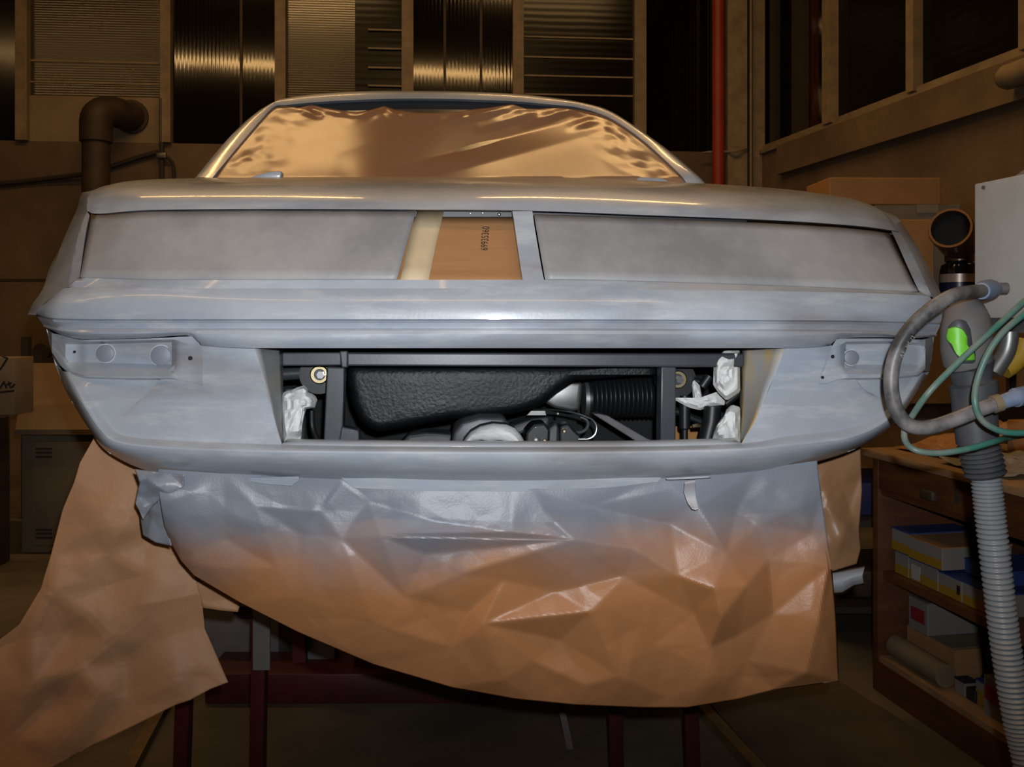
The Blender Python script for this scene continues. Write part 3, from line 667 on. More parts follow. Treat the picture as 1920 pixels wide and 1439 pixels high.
# spring bushes behind the uprights
for (x, y) in ((598, 703), (1270, 712)):
    bm = NB(); c = Q(x, y, .30); tube(bm, [fwd(c, .05), c], [.042, .042], 28); bu = obj('spring_bush', bm, M['rubber'], car)
    bm = NB(); c = Q(x + 1, y, .297); tube(bm, [fwd(c, .006), c, fwd(c, -.003)], [.0205, .0205, .018], 28); obj('washer', bm, M['gold'], bu)
    bm = NB(); c = Q(x + 1, y, .2915); tube(bm, [fwd(c, .003), c], [.0125, .0115], 24); obj('sleeve', bm, M['satin'], bu)
    bm = NB(); c = Q(x + 4 if x < 900 else x + 3, y, .291); tube(bm, [c, fwd(c, -.012)], .0085, 6); obj('nut', bm, M['steel'], bu)
bm = NB(); tube(bm, [Q(500, 704, .33), Q(565, 700, .33)], .014, 12); obj('link_rod', bm, M['satin'], car)
bm = NB(); tube(bm, spline([Q(585, 770, .30), Q(586, 800, .30), Q(594, 822, .29), Q(606, 838, .28)], 14), .006, 10); obj('breather_hose', bm, M['rubber'], car)
bm = NB(); c = Q(553, 728, .33); tube(bm, [fwd(c, 0, 0, -.12), c], .022, 18); obj('filler_neck', bm, M['drum'], car)
bm = NB(); tube(bm, [Q(1284, 742, .30), Q(1284, 778, .30), Q(1284, 803, .30), Q(1284, 806, .30)], [.012, .012, .012, .008], 14); tube(bm, [Q(1284, 800, .30), Q(1284, 842, .30)], .007, 12); obj('damper', bm, M['rubber'], car)
bm = NB(); tube(bm, [Q(1298, 800, .295), Q(1306, 798, .295), Q(1316, 799, .295)], [.005, .0065, .005], 10); obj('pipe_union', bm, M['gold'], car)
bm = NB(); tube(bm, [Q(1336, 762, .26), Q(1334, 790, .26), Q(1328, 815, .26), Q(1322, 842, .26)], [.019, .0195, .0195, .019], 20); obj('fuel_hose', bm, M['rubber'], car)
bm = NB(); tube(bm, [Q(1316, 726, .28), Q(1330, 706, .28)], .011, 12); tube(bm, [Q(1300, 712, .29), Q(1326, 720, .29)], .006, 10); obj('hose_stub', bm, M['rubber'], car)
part('link_plate', 'satin', [(1282,698),(1302,706),(1298,722),(1280,735),(1272,735),(1284,715)], .32, .34)
bm = NB(); tube(bm, [Q(1360, 758, .27), Q(1388, 735, .27)], .009, 12); obj('stay_rod', bm, M['rubber'], car)
bm = NB(); tube(bm, [Q(1266, 770, .33), Q(1318, 792, .33)], .009, 10); obj('stay_rod', bm, M['rubber'], car)

# ------------------------------------------------------------------ crumpled paper and film
def tri_noise(x, y, seed):
    """piecewise-flat noise on a jittered triangle lattice: sharp creases between flat facets"""
    s = 0.366025; u = x + (x + y)*s; v = y + (x + y)*s
    i, j = math.floor(u), math.floor(v); fu, fv = u - i, v - j
    def h(a, b):
        n = (a*374761393 + b*668265263 + seed*1442695041) & 0xffffffff
        n = ((n ^ (n >> 13))*1274126177) & 0xffffffff
        return ((n ^ (n >> 16)) & 0xffff) / 65535.0 - 0.5
    if fu > fv: return h(i, j)*(1-fu) + h(i+1, j)*(fu-fv) + h(i+1, j+1)*fv
    return h(i, j)*(1-fv) + h(i, j+1)*(fv-fu) + h(i+1, j+1)*fu
def crumple(x, y, seed, amp, cell):
    """x, y in metres"""
    wx = x + 0.35*cell*noise.noise(Vector((x/cell*.8, y/cell*.8, seed)))
    wy = y + 0.35*cell*noise.noise(Vector((x/cell*.8, y/cell*.8, seed + 9.3)))
    h = tri_noise(wx/cell, wy/cell*1.25, seed)*amp
    h += tri_noise(wx/cell*2.7 + 3, wy/cell*2.3, seed + 5)*amp*.28
    return h
def seg_d(x, y, a, b):
    dx, dy = b[0]-a[0], b[1]-a[1]; L = dx*dx + dy*dy
    t = min(max(((x-a[0])*dx + (y-a[1])*dy)/L, 0), 1)
    sd = ((x-a[0])*dy - (y-a[1])*dx) / math.sqrt(L)
    return math.hypot(x-a[0]-t*dx, y-a[1]-t*dy), t, sd
def folds_h(x, y, folds, soft=5.0):
    """ridge folds: (a, b, height, width) in picture units"""
    h = 0
    for a, b, amp, wd, *rest in folds:
        d, t, sd = seg_d(x, y, a, b)
        wdd = wd*(1 + ((rest[0] if rest else 1.0) - 1)*(.5 + .5*sd/max(d, 1e-6)))
        dd_ = math.sqrt(d*d + soft*soft) - soft
        if dd_ < wdd: h += amp*(1 - dd_/wdd)*(0.25 + 0.75*math.sin(math.pi*t)**2)
    return h
from mathutils.geometry import delaunay_2d_cdt
def facets(points, creases, border, soft=2.2):
    """creased sheet: heights on points, flat triangles between them, creases along the given point pairs"""
    pts = [(x, y) for x, y, h in points] + [(x, y) for x, y in border]; hs = [h for x, y, h in points] + [0.0]*len(border)
    V, E, Fc, ov, oe, of = delaunay_2d_cdt([Vector(p) for p in pts], creases, [], 0, 1e-4)
    H = [float(np.mean([hs[k] for k in o])) if len(o) else 0.0 for o in ov]
    tr = np.array([[(V[i].x, V[i].y, H[i]) for i in f] for f in Fc])
    x0, y0 = tr[:, 0, 0], tr[:, 0, 1]; ax, ay = tr[:, 1, 0]-x0, tr[:, 1, 1]-y0; bx, by = tr[:, 2, 0]-x0, tr[:, 2, 1]-y0
    det = ax*by - ay*bx; det[np.abs(det) < 1e-9] = 1e-9
    h0, ha, hb_ = tr[:, 0, 2], tr[:, 1, 2]-tr[:, 0, 2], tr[:, 2, 2]-tr[:, 0, 2]
    def one(x, y):
        u = ((x-x0)*by - (y-y0)*bx)/det; v = ((y-y0)*ax - (x-x0)*ay)/det
        k = int(np.argmax(np.minimum(np.minimum(u, v), 1-u-v)))
        return float(h0[k] + ha[k]*u[k] + hb_[k]*v[k])
    def f(x, y): return (one(x-soft, y) + one(x+soft, y) + one(x, y-soft) + one(x, y+soft))/4
    return f
def coons(T, B, L, R, n, m):
    out = []
    t_ = [lin_at(T, i/n) for i in range(n+1)]; b_ = [lin_at(B, i/n) for i in range(n+1)]
    for j in range(m+1):
        v = j/m; l = lin_at(L, v); r = lin_at(R, v); row = []
        for i in range(n+1):
            u = i/n
            p = (1-v)*t_[i] + v*b_[i] + (1-u)*l + u*r - ((1-u)*(1-v)*t_[0] + u*(1-v)*t_[n] + (1-u)*v*b_[0] + u*v*b_[n])
            row.append((p[0], p[1], u, v))
        out.append(row)
    return out
def sheet(name, g, vfun, m, proj=Q, parent=None, solid=0.0012, smooth=16):
    bm = NB(); grid(bm, [[proj(x, y, vfun(x, y, u, v)) for (x, y, u, v) in row] for row in g])
    return obj(name, bm, m, parent, smooth=smooth, solid=solid)
# film over the rear window
bm = NB(); gg = coons(INN[4:14], [(398,342),(620,342),(900,342),(1290,350)], INN[:5][::-1], INN[13:], 60, 24)
grid(bm, [[Q(x, y, vg(min(y, 334)) + .035) for (x, y, u, v) in row] for row in gg]); obj('rear_glass', bm, M['glass'], car, solid=.004)
T = [(514,201),(537,198),(560,203),(585,197),(605,203),(640,208),(668,212),(695,207),(720,200),(745,208),(780,212),(820,213),(855,211),(885,206),(915,203),(960,196),(985,204),(1010,205),(1045,201),(1080,205),(1124,213)]
B = [(398,342),(620,342),(900,342),(1290,350)]
Lx = [(514,200),(490,224),(464,254),(428,297),(398,342)]; Rx = [(1124,213),(1160,231),(1211,268),(1270,322),(1290,350)]
FF = [((660,336),(1120,214),-.034,34,1.6),((900,240),(1040,200),.012,12),((985,232),(1075,203),.016,11),((1070,240),(1130,218),.012,10),((555,200),(600,218),.014,9),((575,196),(598,212),-.014,8),
      ((610,204),(660,212),.018,9),((660,212),(720,200),.02,12),((720,200),(752,222),.012,12),((462,276),(500,232),.012,16),((450,298),(478,284),.014,12),((420,312),(460,296),.012,10),
      ((1130,240),(1150,232),.016,14),((1150,236),(1188,268),.018,12),((1185,295),(1222,305),.016,14),((1205,280),(1270,335),.014,9),((1225,300),(1262,334),-.012,7),((470,312),(520,240),.008,22),
      ((870,222),(960,196),.012,12),((850,225),(880,215),.01,10)]
def vfilm(x, y, u, v):
    edge = min(u, 1-u)*6; edge = max(0, 1 - min(edge, v*4.5))
    h = folds_h(x, y, FF, .8)*.95
    h += edge*(tri_noise(x/30.0, y/19.0, 3)*.014 + tri_noise(x/12.0, y/9.0, 8)*.005) + .006*noise.noise(Vector((x*.006, y*.012, 2)))
    return vg(min(y, 334)) + .004 + .05*(math.sin(math.pi*u))*0 - h*min(1, 8*min(u, 1-u) + .1)*min(1, v*14 + .15)
g = coons(T, B, Lx, Rx, 150, 60)
tag(sheet('masking_film', g, vfilm, M['film'], smooth=35), 'wrinkled brownish masking film stretched over the rear window', 'masking film')
# main paper apron
T = [(296,880),(420,888),(640,893),(960,896),(1250,892),(1420,880),(1532,864)]
Rx = [(1532,864),(1540,930),(1550,1000),(1560,1070),(1567,1150),(1573,1278)]
B = [(318,1012),(340,1052),(365,1080),(450,1130),(560,1186),(700,1246),(850,1290),(960,1310),(1080,1322),(1200,1327),(1290,1327),(1380,1312),(1450,1294),(1573,1278)]
Lx = [(296,880),(297,920),(302,950),(308,985),(318,1012)]
A1 = [(715,1005,.022),(1075,1012,.034),(945,1088,.004),(870,1075,.018),(880,1148,-.006),(905,1170,.022),(1110,1147,.022),(1225,1210,0),(1170,1080,0),(520,1065,0),(640,1010,.008),(560,1120,.006),(760,1120,-.006),(700,1170,.014),(850,1215,0),
      (945,1275,.022),(990,1308,0),(1160,1268,.024),(1250,1308,0),(1300,1150,-.012),(1400,1098,.036),(1362,1038,.016),(1340,1105,.04),(1330,1215,.004),(1352,1160,.034),(1385,1190,-.008),(1555,1062,.016),(1512,1262,.034),(1536,1160,.03),(1450,1150,-.006),
      (1440,1050,0),(1258,985,-.012),(1262,915,.010),(1190,1030,.014),(1310,950,.016),(1380,960,-.010),(1440,905,.010),(1500,950,.014),(1420,985,0),(1520,1000,0),(1020,960,.014),(960,1000,-.010),(820,980,-.006),(600,960,.012),(560,1000,-.008),(480,950,.010),(420,1010,-.006),(400,1065,.006),
      (690,940,.004),(640,905,.012),(1000,920,.010),(1110,950,-.008),(1050,1200,-.010),(1000,1240,.012),(1100,1285,.014),(1350,1280,.010),(1400,1240,-.008),(1040,1110,-.014),(800,1040,-.004),(1270,1080,.012),(1240,1120,-.006)]
K1 = [(0,1),(1,2),(3,2),(3,4),(4,5),(5,6),(6,7),(21,20),(20,24),(22,20),(24,23),(26,28),(28,27),(15,16),(17,18)]
fac1 = facets(A1, K1, [tuple(p) for p in T + Rx[1:] + B[:-1] + Lx[1:-1]], 3.2)
def v1(x, y, u, v):
    X, Y = x*.00105, y*.00105
    k = min(1, v*5)
    return .105 + .05*v - .03*math.sin(math.pi*v) - k*(fac1(x, y)*1.05 + crumple(X, Y, 4, .010, .10) + .03*noise.noise(Vector((X*2.4, Y*3.2, 5))))
g = coons(T, B, Lx, Rx, 340, 170)
tag(sheet('masking_paper', g, v1, M['paper'], smooth=14), 'big brown masking paper apron greyed by overspray along the bumper edge', 'masking paper')
# small curled oversprayed scrap and the tail piece under it on the left
g = coons([(252,880),(300,886),(345,891)], [(262,958),(268,975),(288,944)], [(252,880),(262,905),(254,945),(262,958)], [(345,891),(346,912),(310,930),(288,944)], 26, 26)
tag(sheet('paper_scrap', g, lambda x, y, u, v: .075 + .02*v - crumple(x*.001, y*.001, 21, .035, .05), M['scrap'], smooth=20), 'crumpled grey oversprayed paper scrap under the left end of the bumper', 'paper scrap')
g = coons([(262,950),(280,942),(298,936)], [(268,1004),(292,1018),(322,1024)], [(262,950),(264,980),(268,1004)], [(298,936),(312,985),(322,1024)], 20, 20)
tag(sheet('paper_flap', g, lambda x, y, u, v: .14 + .04*(1-u) - crumple(x*.001, y*.001, 25, .03, .07), M['scrap'], smooth=20), 'small folded-back paper flap between the big apron and left drape', 'paper flap')
# tape strip hanging on the right of the apron
g = coons([(1284,905),(1294,903),(1304,902)], [(1298,955),(1304,957),(1310,955)], [(1284,905),(1282,925),(1290,945),(1298,955)], [(1304,902),(1305,925),(1306,935),(1310,955)], 8, 14)
tag(sheet('tape_strip', g, lambda x, y, u, v: .045 + .02*math.sin(3*v), M['white_scrap'], smooth=40), 'short grey tape end curling down over the paper apron at right', 'tape')
g = coons([(1248,897),(1290,895),(1334,893)], [(1250,900),(1290,899),(1333,896)], [(1248,897),(1250,900)], [(1334,893),(1333,896)], 10, 2)
tag(sheet('tape_edge', g, lambda x, y, u, v: .06, M['white_scrap']), 'thin pale tape edge lying along the bumper bottom at right', 'tape')
# left drape
T = [(176,822),(215,850),(262,874),(300,878)]
Lx = [(176,822),(150,868),(139,905),(118,955),(96,1040),(76,1105),(36,1172),(0,1200),(-50,1230),(-70,1330),(-40,1480)]
B = [(-40,1480),(100,1440),(168,1402),(262,1356),(330,1322),(358,1313),(366,1308),(396,1292),(428,1280)]
Rx = [(300,878),(310,960),(340,1030),(366,1080),(379,1130),(384,1180),(402,1220),(428,1280)]
A2 = [(190,985,.035),(160,1150,.012),(215,1100,-.014),(290,1080,.02),(150,1250,.026),(240,1240,-.018),(330,1270,.03),(60,1180,.026),(130,1190,-.012),(90,1110,.022),(175,880,.0),(225,930,.018),(200,1040,-.008),(300,1000,-.008),(260,1160,.014),(320,1180,.006),
      (60,1290,.03),(100,1310,-.012),(180,1300,.026),(240,1320,-.008),(20,1390,0),(110,1390,.024),(380,1250,.012),(350,1130,0),(130,1010,.014),(210,1200,.024),(280,1210,0),(10,1230,0)]
fac2 = facets(A2, [(0,12),(12,2),(4,5),(5,6),(16,17),(17,18),(25,5)], [tuple(p) for p in T + Rx[1:] + B[::-1][1:] + Lx[::-1][1:-1]], 10)
def v2(x, y, u, v):
    X, Y = x*.0012, y*.0012
    k = min(1, v*6)
    return .36 + .03*math.sin(2.2*v) - .05*v*(1-u) - k*(fac2(x, y)*.8 + crumple(X, Y, 31, .018, .13) + .05*noise.noise(Vector((X*2.0, Y*1.6, 15))))
g = coons(T, B, Lx, Rx, 130, 170)
tag(sheet('masking_paper', g, v2, M['paper_side'], smooth=14), 'crumpled plain brown masking paper hanging from the left rear wheel arch', 'masking paper')
# strip behind: a tag of paper between the two drapes
g = coons([(330,1010),(380,1040),(430,1080)], [(380,1140),(412,1145),(446,1148)], [(330,1010),(360,1080),(380,1140)], [(430,1080),(453,1125),(446,1148)], 14, 14)
tag(sheet('paper_corner', g, lambda x, y, u, v: .40 - crumple(x*.0012, y*.0012, 41, .02, .1), M['paper_side'], smooth=20), 'brown paper corner showing between the left drape and the apron', 'masking paper')
# right side paper behind the apron
g = coons([(1500,868),(1560,860),(1613,838)], [(1520,1080),(1560,1072),(1606,1058)], [(1500,868),(1510,960),(1520,1080)], [(1613,838),(1616,920),(1611,990),(1614,1030),(1606,1058)], 36, 60)
FR = [((1600,950),(1560,1060),.03,40),((1540,900),(1570,1000),.02,30)]
tag(sheet('masking_paper', g, lambda x, y, u, v: .46 - min(1, 5*v)*(folds_h(x, y, FR) + crumple(x*.0012, y*.0012, 51, .035, .15)), M['paper_right'], smooth=16), 'narrow masking paper hanging behind the right edge of the apron', 'masking paper')
g = coons([(1556,1074),(1580,1070),(1600,1066),(1622,1062)], [(1556,1116),(1580,1114),(1602,1100),(1620,1097)], [(1556,1074),(1556,1116)], [(1622,1062),(1617,1080),(1620,1097)], 24, 8)
tag(sheet('paper_curl', g, lambda x, y, u, v: .452 - .03*math.sin(math.pi*v), M['white_scrap'], smooth=40), 'pale curled paper end sticking out right of the apron', 'paper scrap')
# cardboard behind the tail opening, its tape and its printed number
def card(px, py, off=0.0):
    v = .20 + (.075-.20)*(py-395)/130 + off
    return Q(px, py, v)
bm = NB(); grid(bm, [[card(700 - 10*j/8 + (300 + 10*j/8)*i/4, 408 + 126*j/8) for i in range(5)] for j in range(9)])
cb = obj('cardboard_sheet', bm, M['card'], None, solid=0.004); tag(cb, 'brown cardboard sheet showing through the tail opening', 'cardboard')
bm = NB()
def cardt(px, py): return card(px, py, -.004)
grid(bm, [[cardt(x0 + (x1-x0)*k/3, y) for k in range(4)] for (y, x0, x1) in ((394,783,833),(430,773,824),(470,763,815),(500,757,809),(528,750,803))])
tp = obj('masking_tape', bm, M['tape'], None, solid=0.0008); tag(tp, 'wide cream masking tape strip stuck on the left of the cardboard', 'tape')
cu = bpy.data.curves.new('number', 'FONT'); cu.body = '69935360'; cu.size = 1.0; cu.extrude = 0
to = bpy.data.objects.new('number', cu); COL.objects.link(to); bpy.context.view_layer.update()
me = bpy.data.meshes.new_from_object(to.evaluated_get(bpy.context.evaluated_depsgraph_get())); bpy.data.objects.remove(to)
o0 = card(916, 471, -.0035); ex = (card(908, 424, -.0035) - o0); ey = (card(903, 470, -.0035) - o0)
# x runs up the board, y runs to the left
wmax = max(v.co.x for v in me.vertices); hmax = max(v.co.y for v in me.vertices)
ups = card(917.5, 425, -.0035) - card(914, 470, -.0035); lef = card(904, 470, -.0035) - card(917.5, 470, -.0035)
o0 = card(914, 470, -.0035)
bm = NB(); bm.from_mesh(me); bpy.data.meshes.remove(me)
for vtx in bm.verts:
    x, y = vtx.co.x / wmax, vtx.co.y / hmax; vtx.co = o0 + ups*x + lef*y
obj('printed_number', bm, M['ink'], cb, smooth=0)
# white masking paper balls in the engine opening
def wad(name, pts, v, thick, seed, label, cat='paper', m='tissue'):
    bm = NB(); cx = sum(p[0] for p in pts)/len(pts); cy = sum(p[1] for p in pts)/len(pts)
    n = 40; ring = [lin_at(pts + [pts[0]], i/n) for i in range(n)]
    front = []
    for k in range(6, 0, -1):
        f = k/6; front.append([Q(cx + (p[0]-cx)*f, cy + (p[1]-cy)*f, v - thick*math.sqrt(max(0, 1-f*f)) - crumple(p[0]*.001*f + cx*.001, p[1]*.001*f, seed, thick*.9, .026)*(1 if k < 6 else .2)) for p in ring])
    back = [[Q(cx + (p[0]-cx)*f, cy + (p[1]-cy)*f, v + thick*math.sqrt(1-f*f)) for p in ring] for f in (.5, .85)]
    rows = back + front
    vs = [[bm.verts.new(p) for p in r] for r in rows]
    for a, b in zip(vs[:-1], vs[1:]):
        for i in range(n): bm.faces.new((a[i], a[(i+1) % n], b[(i+1) % n], b[i]))
    bm.faces.new(vs[0]); c = bm.verts.new(Q(cx, cy, v - thick*1.05))
    for i in range(n): bm.faces.new((vs[-1][i], vs[-1][(i+1) % n], c))
    return tag(obj(name, bm, M[m], None, smooth=18), label, cat)
wad('paper_plug', [(527,742),(535,733),(552,732),(553,726),(562,727),(568,721),(576,728),(578,736),(590,740),(595,750),(590,765),(574,768),(570,790),(563,834),(534,836),(528,800)], .20, .03, 61, 'white paper plug wrapped at the left end of the tail opening')
wad('paper_plug', [(1338,690),(1345,670),(1358,658),(1387,656),(1388,735),(1362,752),(1346,736),(1337,722)], .19, .03, 62, 'white paper plug at the top right of the tail opening')
wad('paper_plug', [(1334,830),(1342,798),(1358,778),(1362,768),(1372,759),(1388,764),(1388,834),(1336,836)], .19, .03, 63, 'white paper plug at the bottom right of the tail opening')
wad('paper_wrap', [(1261,746),(1285,750),(1300,752),(1297,722),(1300,712),(1312,722),(1318,750),(1334,752),(1348,733),(1360,752),(1358,760),(1330,762),(1313,770),(1290,764),(1268,752)], .265, .012, 64, 'torn white paper wrapped around the black hose at right')
T2 = [(866,842),(872,826),(884,812),(902,802),(925,797),(950,799),(966,806),(976,818),(984,832),(986,842)]
I2 = [(872,842),(880,836),(888,829),(903,827),(920,831),(926,828),(938,827),(950,829),(960,834),(966,842)]
bm = NB()
rows = [[Q(*(list(np.array(T2[i])*(1-f) + np.array(I2[i])*f)), .14 - .022*math.sin(math.pi*f) - crumple(T2[i][0]*.001, f*.05, 66, .01, .02)) for i in range(10)] for f in np.linspace(0, 1, 7)]
rows = [[r[0].lerp(r[0], 0)] + r[1:] for r in rows]
grid(bm, [[fwd(p, .05) for p in rows[0]]] + rows)
tag(obj('tailpipe_wrap', bm, M['tissue'], None, smooth=30, solid=.003), 'white masking paper wrapped over the twin tailpipes', 'paper')
bm = NB(); prism(bm, [(1255,800),(1330,800),(1330,850),(1255,850)], .60, .604)
tag(obj('paper_lining', bm, M['card2'], None), 'brown paper seen through the tail opening behind the black damper', 'masking paper')

# ------------------------------------------------------------------ stands below the car
def leg(bm, x, y, z0, z1, s, dx=0.0, dy=0.0):
    b = s/2
    box8(bm, [Vector((x+dx*0+i*b, y+j*b, z0)) for i, j in ((-1,-1),(1,-1),(1,1),(-1,1))] + [Vector((x+dx+i*b, y+dy+j*b, z1)) for i, j in ((-1,-1),(1,-1),(1,1),(-1,1))])
t = thing('car_trestle', 'dark red steel trestle with four legs carrying the car', 'stand', (-0.2, 2.55, 0))
for (px, d, dx, m) in ((340, 2.62, .03, 'red'), (483, 2.66, .015, 'red'), (1156, 2.66, -.015, 'red'), (1300, 2.62, -.03, 'red')):
    x = (px - 960)/F*d; bm = NB(); leg(bm, x, d, 0.0, .90, .042, dx, 0); bevel(bm, .003); obj('leg', bm, M[m], t)
bm = NB(); box(bm, (-.2, 2.64, .875), (1.75, .09, .07)); obj('beam', bm, M['red'], t)
bm = NB(); box(bm, ((488-960)/F*2.62, 2.635, .62), (.050, .008, .52)); obj('guard_plate', bm, M['greypaint'], t)
t = thing('lift_base', 'low dark red lift base lying on the floor behind the trestle', 'lift', (-.6, 3.3, 0))
bm = NB(); box(bm, (-.62, 3.34, .055), (1.0, .22, .11)); bevel(bm, .006); obj('beam', bm, M['red'], t)
bm = NB(); box(bm, (-.33, 3.40, .13), (.52, .2, .16)); bevel(bm, .006); obj('carriage', bm, M['red'], t)
bm = NB(); leg(bm, -.80, 3.36, .1, .62, .05, -.02, 0); obj('post', bm, M['red'], t)
bm = NB(); box(bm, (-.73, 3.42, .165), (.11, .10, .11)); obj('cylinder_block', bm, M['greypaint'], t)
bm = NB(); tube(bm, [(-.79, 3.37, .222), (-.69, 3.37, .225)], .004, 8); obj('rod', bm, M['steel'], t)
bm = NB(); tube(bm, [(-.55, 3.295, .205), (-.44, 3.295, .207)], .0025, 8); obj('rod', bm, M['steel'], t)
bm = NB(); leg(bm, 1.16-.97, 2.9, 0.0, .62, .022, -.14, .2); tag(obj('prop_bar', bm, M['red']), 'thin slanted dark red bar under the middle of the apron', 'bar')
t = thing('tool_cabinet', 'low grey steel cabinet behind the left drape under the car', 'cabinet', (-1.12, 3.55, 0))
bm = NB(); box(bm, (-1.06, 3.66, .245), (.30, .4, .49)); bevel(bm, .006); obj('carcass', bm, M['greypaint'], t)
bm = NB(); box(bm, (-1.06, 3.452, .36), (.26, .016, .15)); bevel(bm, .004); obj('drawer', bm, M['greypaint'], t)
bm = NB(); box(bm, (-1.02, 3.446, .262), (.12, .006, .014)); obj('handle_slot', bm, M['dark'], t)
# floor strips and board
for (a, b, lab) in (((307,1330), (225,1485), 'left worn yellow steel strip along the floor below the car'), ((1312,1330), (1440,1475), 'right worn yellow steel strip along the floor beside the dark board')):
    A = P(a[0], a[1], EYE*F/(a[1]-600)); Bq = P(b[0], b[1], EYE*F/(b[1]-600)); bm = NB()
    d = (Bq - A).normalized(); n_ = Vector((-d.y, d.x, 0))*.02; A = A - d*.6
    box8(bm, [A-n_, Bq-n_, Bq+n_, A+n_] + [p + Vector((0, 0, .03)) for p in (A-n_, Bq-n_, Bq+n_, A+n_)])
    tag(obj('floor_strip', bm, M['yellow']), lab, 'floor strip')
def fl_pt(px, py): return P(px, py, EYE*F/(py-600))
bm = NB(); pts = [fl_pt(1330,1322), fl_pt(1480,1284), fl_pt(1570,1280), fl_pt(1860,1460), fl_pt(1450,1460)]
for p in pts: p.z = .001
A = [bm.verts.new(p) for p in pts]; B_ = [bm.verts.new(p + Vector((0,0,.008))) for p in pts]
bm.faces.new(A[::-1]); bm.faces.new(B_)
for i in range(5): bm.faces.new((A[i], A[(i+1) % 5], B_[(i+1) % 5], B_[i]))
tag(obj('floor_board', bm, M['mat']), 'dark stained board lying on the floor before the workbench', 'floor board')

# ------------------------------------------------------------------ left background
t = thing('steel_cabinet', 'old steel cabinet with sloping pale lid and louvred door at left', 'cabinet', P(110, 1037, 5.33) * 1.0); t.location.z = 0
fz = 1.4 - 205/F*5.3
xl = (36-960)/F*5.3; xr = (330-960)/F*5.3
bm = NB(); box(bm, ((xl+xr)/2, 5.62, (fz-.04)/2), (xr-xl, .6, fz-.04)); bevel(bm, .01); obj('carcass', bm, M['locker'], t)
bm = NB()
a = P(28, 806, 5.26); b = P(340, 806, 5.26); c = P(345, 681, 5.95); d = P(53, 681, 5.95)
box8(bm, [a, b, c, d] + [p + Vector((0, 0, -.03)) for p in (a, b, c, d)]); obj('lid', bm, M['locker_top'], t)
bm = NB(); box8(bm, [Vector((xl+.02, 5.35, fz-.05)), Vector((xr-.02, 5.35, fz-.05)), Vector((xr-.02, 5.9, fz-.05)), Vector((xl+.02, 5.9, fz-.05)),
                     Vector((xl+.02, 5.30, fz-.035)), Vector((xr-.02, 5.30, fz-.035)), Vector((xr-.02, 5.92, 1.06)), Vector((xl+.02, 5.92, 1.06))]); obj('lid_support', bm, M['locker'], t)
bm = NB(); box(bm, ((xl+xr)/2+.02, 5.312, .36), (xr-xl-.1, .012, .62)); bevel(bm, .004); dr = obj('door', bm, M['locker'], t)
bm = NB()
for (yy) in (842, 849, 857, 994, 1001, 1009):
    bm = NB(); p = P(82, yy, 5.3); box(bm, (p.x, 5.302, p.z), (.095, .012, .008)); obj('louvre', bm, M['flue'], dr)
t = thing('dark_cupboard', 'dark cupboard cut by the left frame edge beside the steel cabinet', 'cupboard', P(-40, 1050, 5.2)); t.location.z = 0
bm = NB(); xr2 = (20-960)/F*5.15; box(bm, (xr2-.4, 4.85, .42), (.8, .6, .84)); bevel(bm, .01); obj('carcass', bm, M['flue'], t)
bm = NB(); box(bm, (xr2-.4, 4.85, .855), (.81, .62, .03)); obj('top', bm, M['locker'], t)
bm = NB(); p = P(42, 720, 5.0); box(bm, (p.x-.23, 5.02, 1.03), (.46, .2, .32)); bevel(bm, .006)
cbx = obj('marked_carton', bm, M['card_dull']); tag(cbx, 'pale carton with dark markings on the dark cupboard at left', 'carton')
bm = NB()
for (x0, y0, x1, y1) in ((0,728,8,716),(8,716,12,728),(13,722,22,718),(16,716,20,728),(22,727,28,720),(0,694,14,672),(4,668,14,672),(0,736,26,733)):
    bm = NB(); a = P(x0, y0, 4.918); b = P(x1, y1, 4.918); tube(bm, [a, b], .005, 6); obj('marking', bm, M['ink'], cbx)
bm = NB(); p = P(42, 735, 6.2); box(bm, (p.x, 6.25, .64), (.05, .05, 1.28)); tag(obj('upright_post', bm, M['cable']), 'dark upright post behind the steel cabinet at left', 'post')
t = thing('pressure_gauge', 'small round dark gauge behind the steel cabinet lid', 'gauge', P(75, 680, 6.3))
bm = NB(); p = P(76, 660, 6.3); tube(bm, [p, p + Vector((0, .06, 0))], .06, 20); obj('dial', bm, M['cable'], t)
bm = NB(); box(bm, P(76, 690, 6.34), (.16, .1, .15)); obj('bracket', bm, M['flue'], t)
bm = NB(); p = P(76, 690, 6.34); box(bm, (p.x, 6.34, (p.z-.07)/2), (.05, .05, p.z-.07)); obj('stem', bm, M['flue'], t)

# ------------------------------------------------------------------ workbench on the right
FE = Vector((1.37, 3.37, 0)); bs = Vector((.183, -.983, 0)).normalized(); bt = Vector((-bs.y, bs.x, 0))
if bt.x < 0: bt = -bt
def BP(s, t_, z): return FE + bs*s + bt*t_ + Vector((0, 0, z))
def BQ(px, py, t_):
    """picture ray meets the upright plane t_ behind the bench front: (s, z)"""
    r = Vector(((px-960)/F, 1, (600-py)/F)); o = FE + bt*t_
    k = (o.x*bt.x + o.y*bt.y) / (r.x*bt.x + r.y*bt.y); p = Vector((r.x*k, r.y*k, 0))
    return ((p - FE).dot(bs), EYE + r.z*k)
def bbox(bm, s0, s1, t0, t1, z0, z1):
    box8(bm, [BP(s0,t0,z0), BP(s1,t0,z0), BP(s1,t1,z0), BP(s0,t1,z0), BP(s0,t0,z1), BP(s1,t0,z1), BP(s1,t1,z1), BP(s0,t1,z1)])
ZT = BQ(1641, 843, 0)[1]; ZS = BQ(1641, 857, 0)[1]; SL = 1.75
zdr = BQ(1660, 922, 0)[1]; zsh = BQ(1667, 1073, 0.03)[1]; zpl = BQ(1640, 1227, 0)[1]
bench = thing('workbench', 'worn wooden workbench with drawer and open shelves at right', 'workbench', BP(SL/2, .35, 0))
